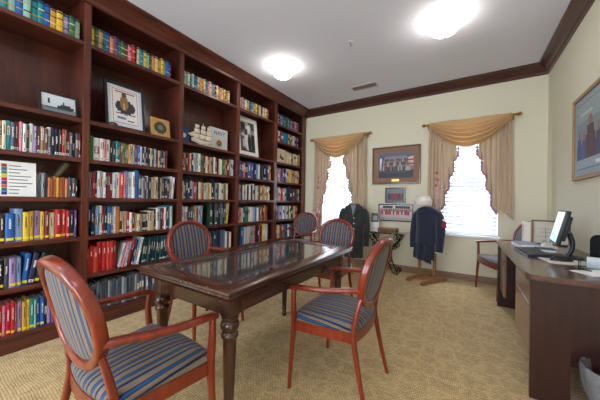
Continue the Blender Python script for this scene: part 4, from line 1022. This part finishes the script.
# suit coat on a wooden stand
sc_ = empty('clothes_stand', (-1.60, 4.20, 0), math.radians(14), 'wooden clothes stand holding the dark green uniform coat', 'clothes stand')
m = MB(); m.box((-.017, -.017, .05), (.017, .017, 1.06), M_OAKV, .003); m.build('post', sc_)
m = MB(); m.box((-.022, -.20, .012), (.022, .20, .05), M_OAK, .006); m.box((-.19, -.022, .0125), (.19, .022, .0495), M_OAK, .006); m.box((-.19, -.03, 0), (-.15, .03, .012), M_OAK); m.box((.15, -.03, 0), (.19, .03, .012), M_OAK); m.box((-.022, -.2, 0), (.022, -.16, .0118), M_OAK); m.box((-.022, .16, 0), (.022, .2, .0118), M_OAK); m.build('foot', sc_)
m = MB(); m.tube(spline([(-.16, 0, 1.035), (-.08, 0, 1.07), (0, 0, 1.085), (.08, 0, 1.07), (.16, 0, 1.035)], 4), .013, M_OAKV, 8, up=(0, 1, 0)); m.build('hanger', sc_, 50)
co = empty('uniform_coat', (-1.60, 4.20, .2), math.radians(14), 'dark green-grey uniform coat with metal buttons hanging before the left window', 'coat')
g = bpy.data.objects.new('x', None)
def sub(par, loc): return par
class Off: pass
def G(root, zoff, fn):
    before = set(bpy.data.objects); fn()
    for o in set(bpy.data.objects)-before:
        if o.parent == root: o.location.z -= zoff
def coat1():
    garment(co, M_UNI, None, 1.08, .24, .185, .10, .44)
    m = MB(); m.tube(spline([(-.07, .02, 1.13), (-.085, -.05, 1.10), (-.05, -.115, 1.02), (0, -.125, .92)], 5), .02, M_UNI, 8, scales=[(.9, .5)]*16); m.tube(spline([(.07, .02, 1.13), (.085, -.05, 1.10), (.05, -.115, 1.02), (0, -.125, .92)], 5), .02, M_UNI, 8, scales=[(.9, .5)]*16); m.build('lapel', co, 60)
    m = MB(); m.grid(lambda u, v: Vector(((u-.5)*.09*(1-v), -.095-.02*v, 1.12-.18*v)), 6, 6, M_SHIRT); m.lathe([(.048, 1.09), (.052, 1.115), (.045, 1.14), (.03, 1.14)], M_SHIRT, 20); m.build('shirt_collar', co, 60)
    m = MB()
    for z in (.9, .81, .72, .62): m.lathe([(0, 0), (.012, 0), (.012, .004), (0, .007)], M_STEEL, 12, M=Matrix.Translation((.012, -.1055, z)) @ Matrix.Rotation(PI/2, 4, 'X'))
    m.build('buttons', co, 40)
    m = MB(); m.box((.055, -.112, .86), (.135, -.106, .872), M_UNI); m.box((-.135, -.112, .86), (-.055, -.106, .872), M_UNI); m.box((-.15, -.112, .52), (-.05, -.104, .56), M_UNI, .003); m.box((.05, -.112, .52), (.15, -.104, .56), M_UNI, .003); m.build('pocket_flap', co)
G(co, .2, coat1)
bpy.data.objects.remove(g)
# valet stand + navy uniform + cap
VX, VY, VR = -.495, 4.33, math.radians(-30)
va = empty('valet_stand', (VX, VY, 0), VR, 'pale wooden valet stand holding the navy uniform', 'valet stand')
for x in (-.125, .125):
    m = MB(); m.box((x-.02, -.014, .06), (x+.02, .014, 1.03), M_OAKV, .003); m.build('post', va)
    m = MB(); m.prism([(-.27, 0), (-.2, 0), (-.18, .018), (.18, .018), (.2, 0), (.27, 0), (.28, .035), (.24, .06), (.06, .075), (-.06, .075), (-.24, .06), (-.28, .035)], 'X', x-.022, x+.022, M_OAK); m.build('foot', va)
m = MB()
for y in (-.09, -.03, .03, .09): m.box((-.103, y-.012, .03), (.103, y+.012, .045), M_OAK, .002)
m.build('shoe_rack_slats', va)
m = MB(); m.box((-.1045, -.012, .45), (.1045, .012, .49), M_OAK, .002); m.build('rail', va)
m = MB(); m.tube(spline([(-.17, 0, 1.0), (-.08, 0, 1.04), (0, 0, 1.055), (.08, 0, 1.04), (.17, 0, 1.0)], 4), .014, M_OAK, 8, up=(0, 1, 0)); m.build('hanger', va, 50)
nu = empty('navy_uniform', (VX, VY, .3), VR, 'navy blue sailor uniform jacket and trousers draped on the pale valet stand', 'uniform')
def coat2():
    garment(nu, M_NAVY, None, 1.06, .56, .20, .10, .47)
    m = MB()
    def collar(u, v): 
        a = -PI*.5+PI*2*u; s = .055+.11*v
        return Vector((s*1.15*math.cos(a), s*.62*math.sin(a)-.0, 1.115-.055*v-.05*v*v))
    m.grid(collar, 32, 5, M_NAVY, True); m.build('sailor_collar', nu, 60, .003)
    m = MB(); m.grid(lambda u, v: Vector((-.17+.30*u+.008*math.sin(v*6), -.085+.03*math.sin(u*15)*.3, .57-(.24+.05*u)*v)), 24, 10, M_NAVY); m.grid(lambda u, v: Vector((-.15+.30*u, -.04+.01*math.sin(u*12), .57-(.20+.04*u)*v)), 24, 10, M_NAVY); m.build('trousers', nu, 60, .006)
    for s in (-1, 1):
        m = MB(); m.lathe([(.047, .46), (.05, .462), (.05, .476), (.047, .478)], M_WHITE, 16, (s*.216, -.035, 0)); m.build('cuff_piping', nu, 60)
    m = MB(); m.box((.258, -.05, .82), (.282, .03, .91), mat('red_badge', (160, 40, 56), .7), .006); m.box((.26, -.03, .915), (.281, .015, .94), M_WHITE, .005); m.build('sleeve_badge', nu)
G(nu, .3, coat2)
cap = empty('sailor_cap', (VX-.06, VY-.02, 1.155), .3, 'round white sailor cap resting on top of the navy uniform', 'hat')
cap.scale = (1.12, 1.12, 1.12)
M_CAP = plain('white_cotton', (226, 222, 216), .8)
m = MB(); m.lathe([(.095, -.02), (.1, -.005), (.1, .05), (.092, .085), (.06, .108), (.0, .112)], M_CAP, 32); m.build('crown', cap, 60)
m = MB(); m.grid(lambda u, v: Vector(((.101+.016*v)*math.cos(2*PI*u), (.101+.016*v)*math.sin(2*PI*u), -.025+.068*v+.006*math.sin(2*PI*u*3))), 40, 6, M_CAP, True); m.build('brim', cap, 60, .004)

# ================================================================== CEILING FIXTURES
M_LAMP = mat('lit_lamp_glass', (250, 245, 235), .4, emit=(255, 246, 236), es=5.5)
def lamp(x, y, lab):
    r = empty('ceiling_lamp', (x, y, CEIL), 0, lab, 'ceiling lamp', 'flush dome ceiling lamps')
    m = MB(); m.lathe([(0, -.0005), (.10, -.0005), (.10, -.02), (.07, -.03), (.02, -.035), (.008, -.036), (.008, -.169), (.0, -.169)], plain('lamp_canopy_metal', (190, 188, 186), .3, metal=1), 32); m.build('canopy', r, 40)
    m = MB(); m.lathe([(.130, -.10), (.133, -.108), (.122, -.128), (.092, -.152), (.055, -.166), (.015, -.172), (0, -.172)], M_LAMP, 40); m.build('glass_bowl', r, 60)
    m = MB(); m.lathe([(0, -.1725), (.012, -.173), (.016, -.181), (.009, -.189), (.012, -.197), (.006, -.205), (0, -.207)], M_STEEL, 14); m.build('finial', r, 50)
    return r
lamp(-2.19, 2.93, 'lit dome ceiling lamp near the bookcase, left of the two')
lamp(-.21, 3.01, 'lit dome ceiling lamp near the right wall, larger of the two')
lamp(-2.19, -.4, 'added lit dome ceiling lamp behind the viewer for frontal fill, bookcase side')  # this lamp and the next are added, unseen, for fill from behind
lamp(-.21, -.4, 'added lit dome ceiling lamp behind the viewer for frontal fill, desk side')
sk = empty('fire_sprinkler', (-1.18, 2.89, CEIL), 0, 'small recessed sprinkler head in the middle of the ceiling', 'sprinkler')
m = MB(); m.lathe([(0, -.0005), (.036, -.0005), (.036, -.004), (.02, -.008), (0, -.008)], M_WHITE, 24); m.build('escutcheon', sk, 40)
m = MB(); m.lathe([(.012, -.008), (.012, -.02), (.006, -.024), (.006, -.036), (.018, -.038), (.018, -.041), (0, -.042)], M_STEEL, 12); m.build('head', sk, 40)
vt = empty('air_vent', (-1.43, 4.13, CEIL), 0, 'narrow ceiling air vent near the back wall crown', 'air vent')
M_VENT = plain('grey_vent_metal', (150, 144, 136), .5)
m = MB()
for a, b in (((-.20, -.05, -.008), (.20, -.036, -.0005)), ((-.20, .036, -.008), (.20, .05, -.0005)), ((-.20, -.036, -.008), (-.186, .036, -.0005)), ((.186, -.036, -.008), (.20, .036, -.0005))): m.box(a, b, plain('vent_frame', (196, 190, 184), .5))
m.build('frame', vt)
m = MB(); m.box((-.186, -.036, -.002), (.186, .036, -.0005), plain('vent_shade', (44, 42, 40), .8)); m.build('duct_shade', vt)  # dark sheet above the louvres stands for the shade inside the duct
m = MB()
for k in range(24): m.box((-.18+k*.0155, -.035, -.008), (-.176+k*.0155, .035, -.0022), M_VENT)
for y in (-.012, .012): m.box((-.186, y-.001, -.0078), (.186, y+.001, -.0024), M_VENT)
m.build('louvres', vt)
vt.scale = (1.05, 1.7, 1)
# ================================================================== LIGHT
w = bpy.data.worlds.new('sky'); SC.world = w; w.use_nodes = True
bg = w.node_tree.nodes['Background']; bg.inputs[0].default_value = (.80, .88, 1.0, 1); bg.inputs[1].default_value = 4.0
for x0, x1, z0, z1 in FILL_WS:  # portals of the added windows behind the camera
    L = bpy.data.lights.new('window_portal', 'AREA'); L.shape = 'RECTANGLE'; L.size = x1-x0; L.size_y = z1-z0
    L.cycles.is_portal = True
    o = bpy.data.objects.new('window_portal', L); COL.objects.link(o); o.location = ((x0+x1)/2, YF-.095, (z0+z1)/2); o.rotation_euler = (math.radians(90), 0, 0)
for wn in (W1, W2):
    L = bpy.data.lights.new('window_portal', 'AREA'); L.shape = 'RECTANGLE'; L.size = wn[1]-wn[0]; L.size_y = wn[3]-wn[2]
    L.cycles.is_portal = True
    o = bpy.data.objects.new('window_portal', L); COL.objects.link(o); o.location = ((wn[0]+wn[1])/2, YB+.135, (wn[2]+wn[3])/2); o.rotation_euler = (math.radians(-90), 0, 0)

# ================================================================== CAMERA
yaw, pitch, roll, F = -0.56859816, 0.00312823, 0.01519658, 261.08
cy_, sy_, cp, sp_, cr, sr = math.cos(yaw), math.sin(yaw), math.cos(pitch), math.sin(pitch), math.cos(roll), math.sin(roll)
fw = Vector((sy_*cp, cy_*cp, sp_)); rt = Vector((cy_, -sy_, 0)); up = rt.cross(fw)
r2 = rt*cr+up*sr; u2 = -rt*sr+up*cr
cam = bpy.data.cameras.new('camera'); cam.sensor_width = 36; cam.lens = 36*F/600; cam.clip_start = .05
co_ = bpy.data.objects.new('camera', cam); COL.objects.link(co_)
Mx = Matrix((r2, u2, -fw)).transposed().to_4x4(); Mx.translation = Vector((0, 0, H_CAM)); co_.matrix_world = Mx
SC.camera = co_
SC.view_settings.view_transform = 'Standard'; SC.view_settings.look = 'None'; SC.view_settings.gamma = 1; SC.view_settings.exposure = 1.97
SC.view_settings.use_curve_mapping = False
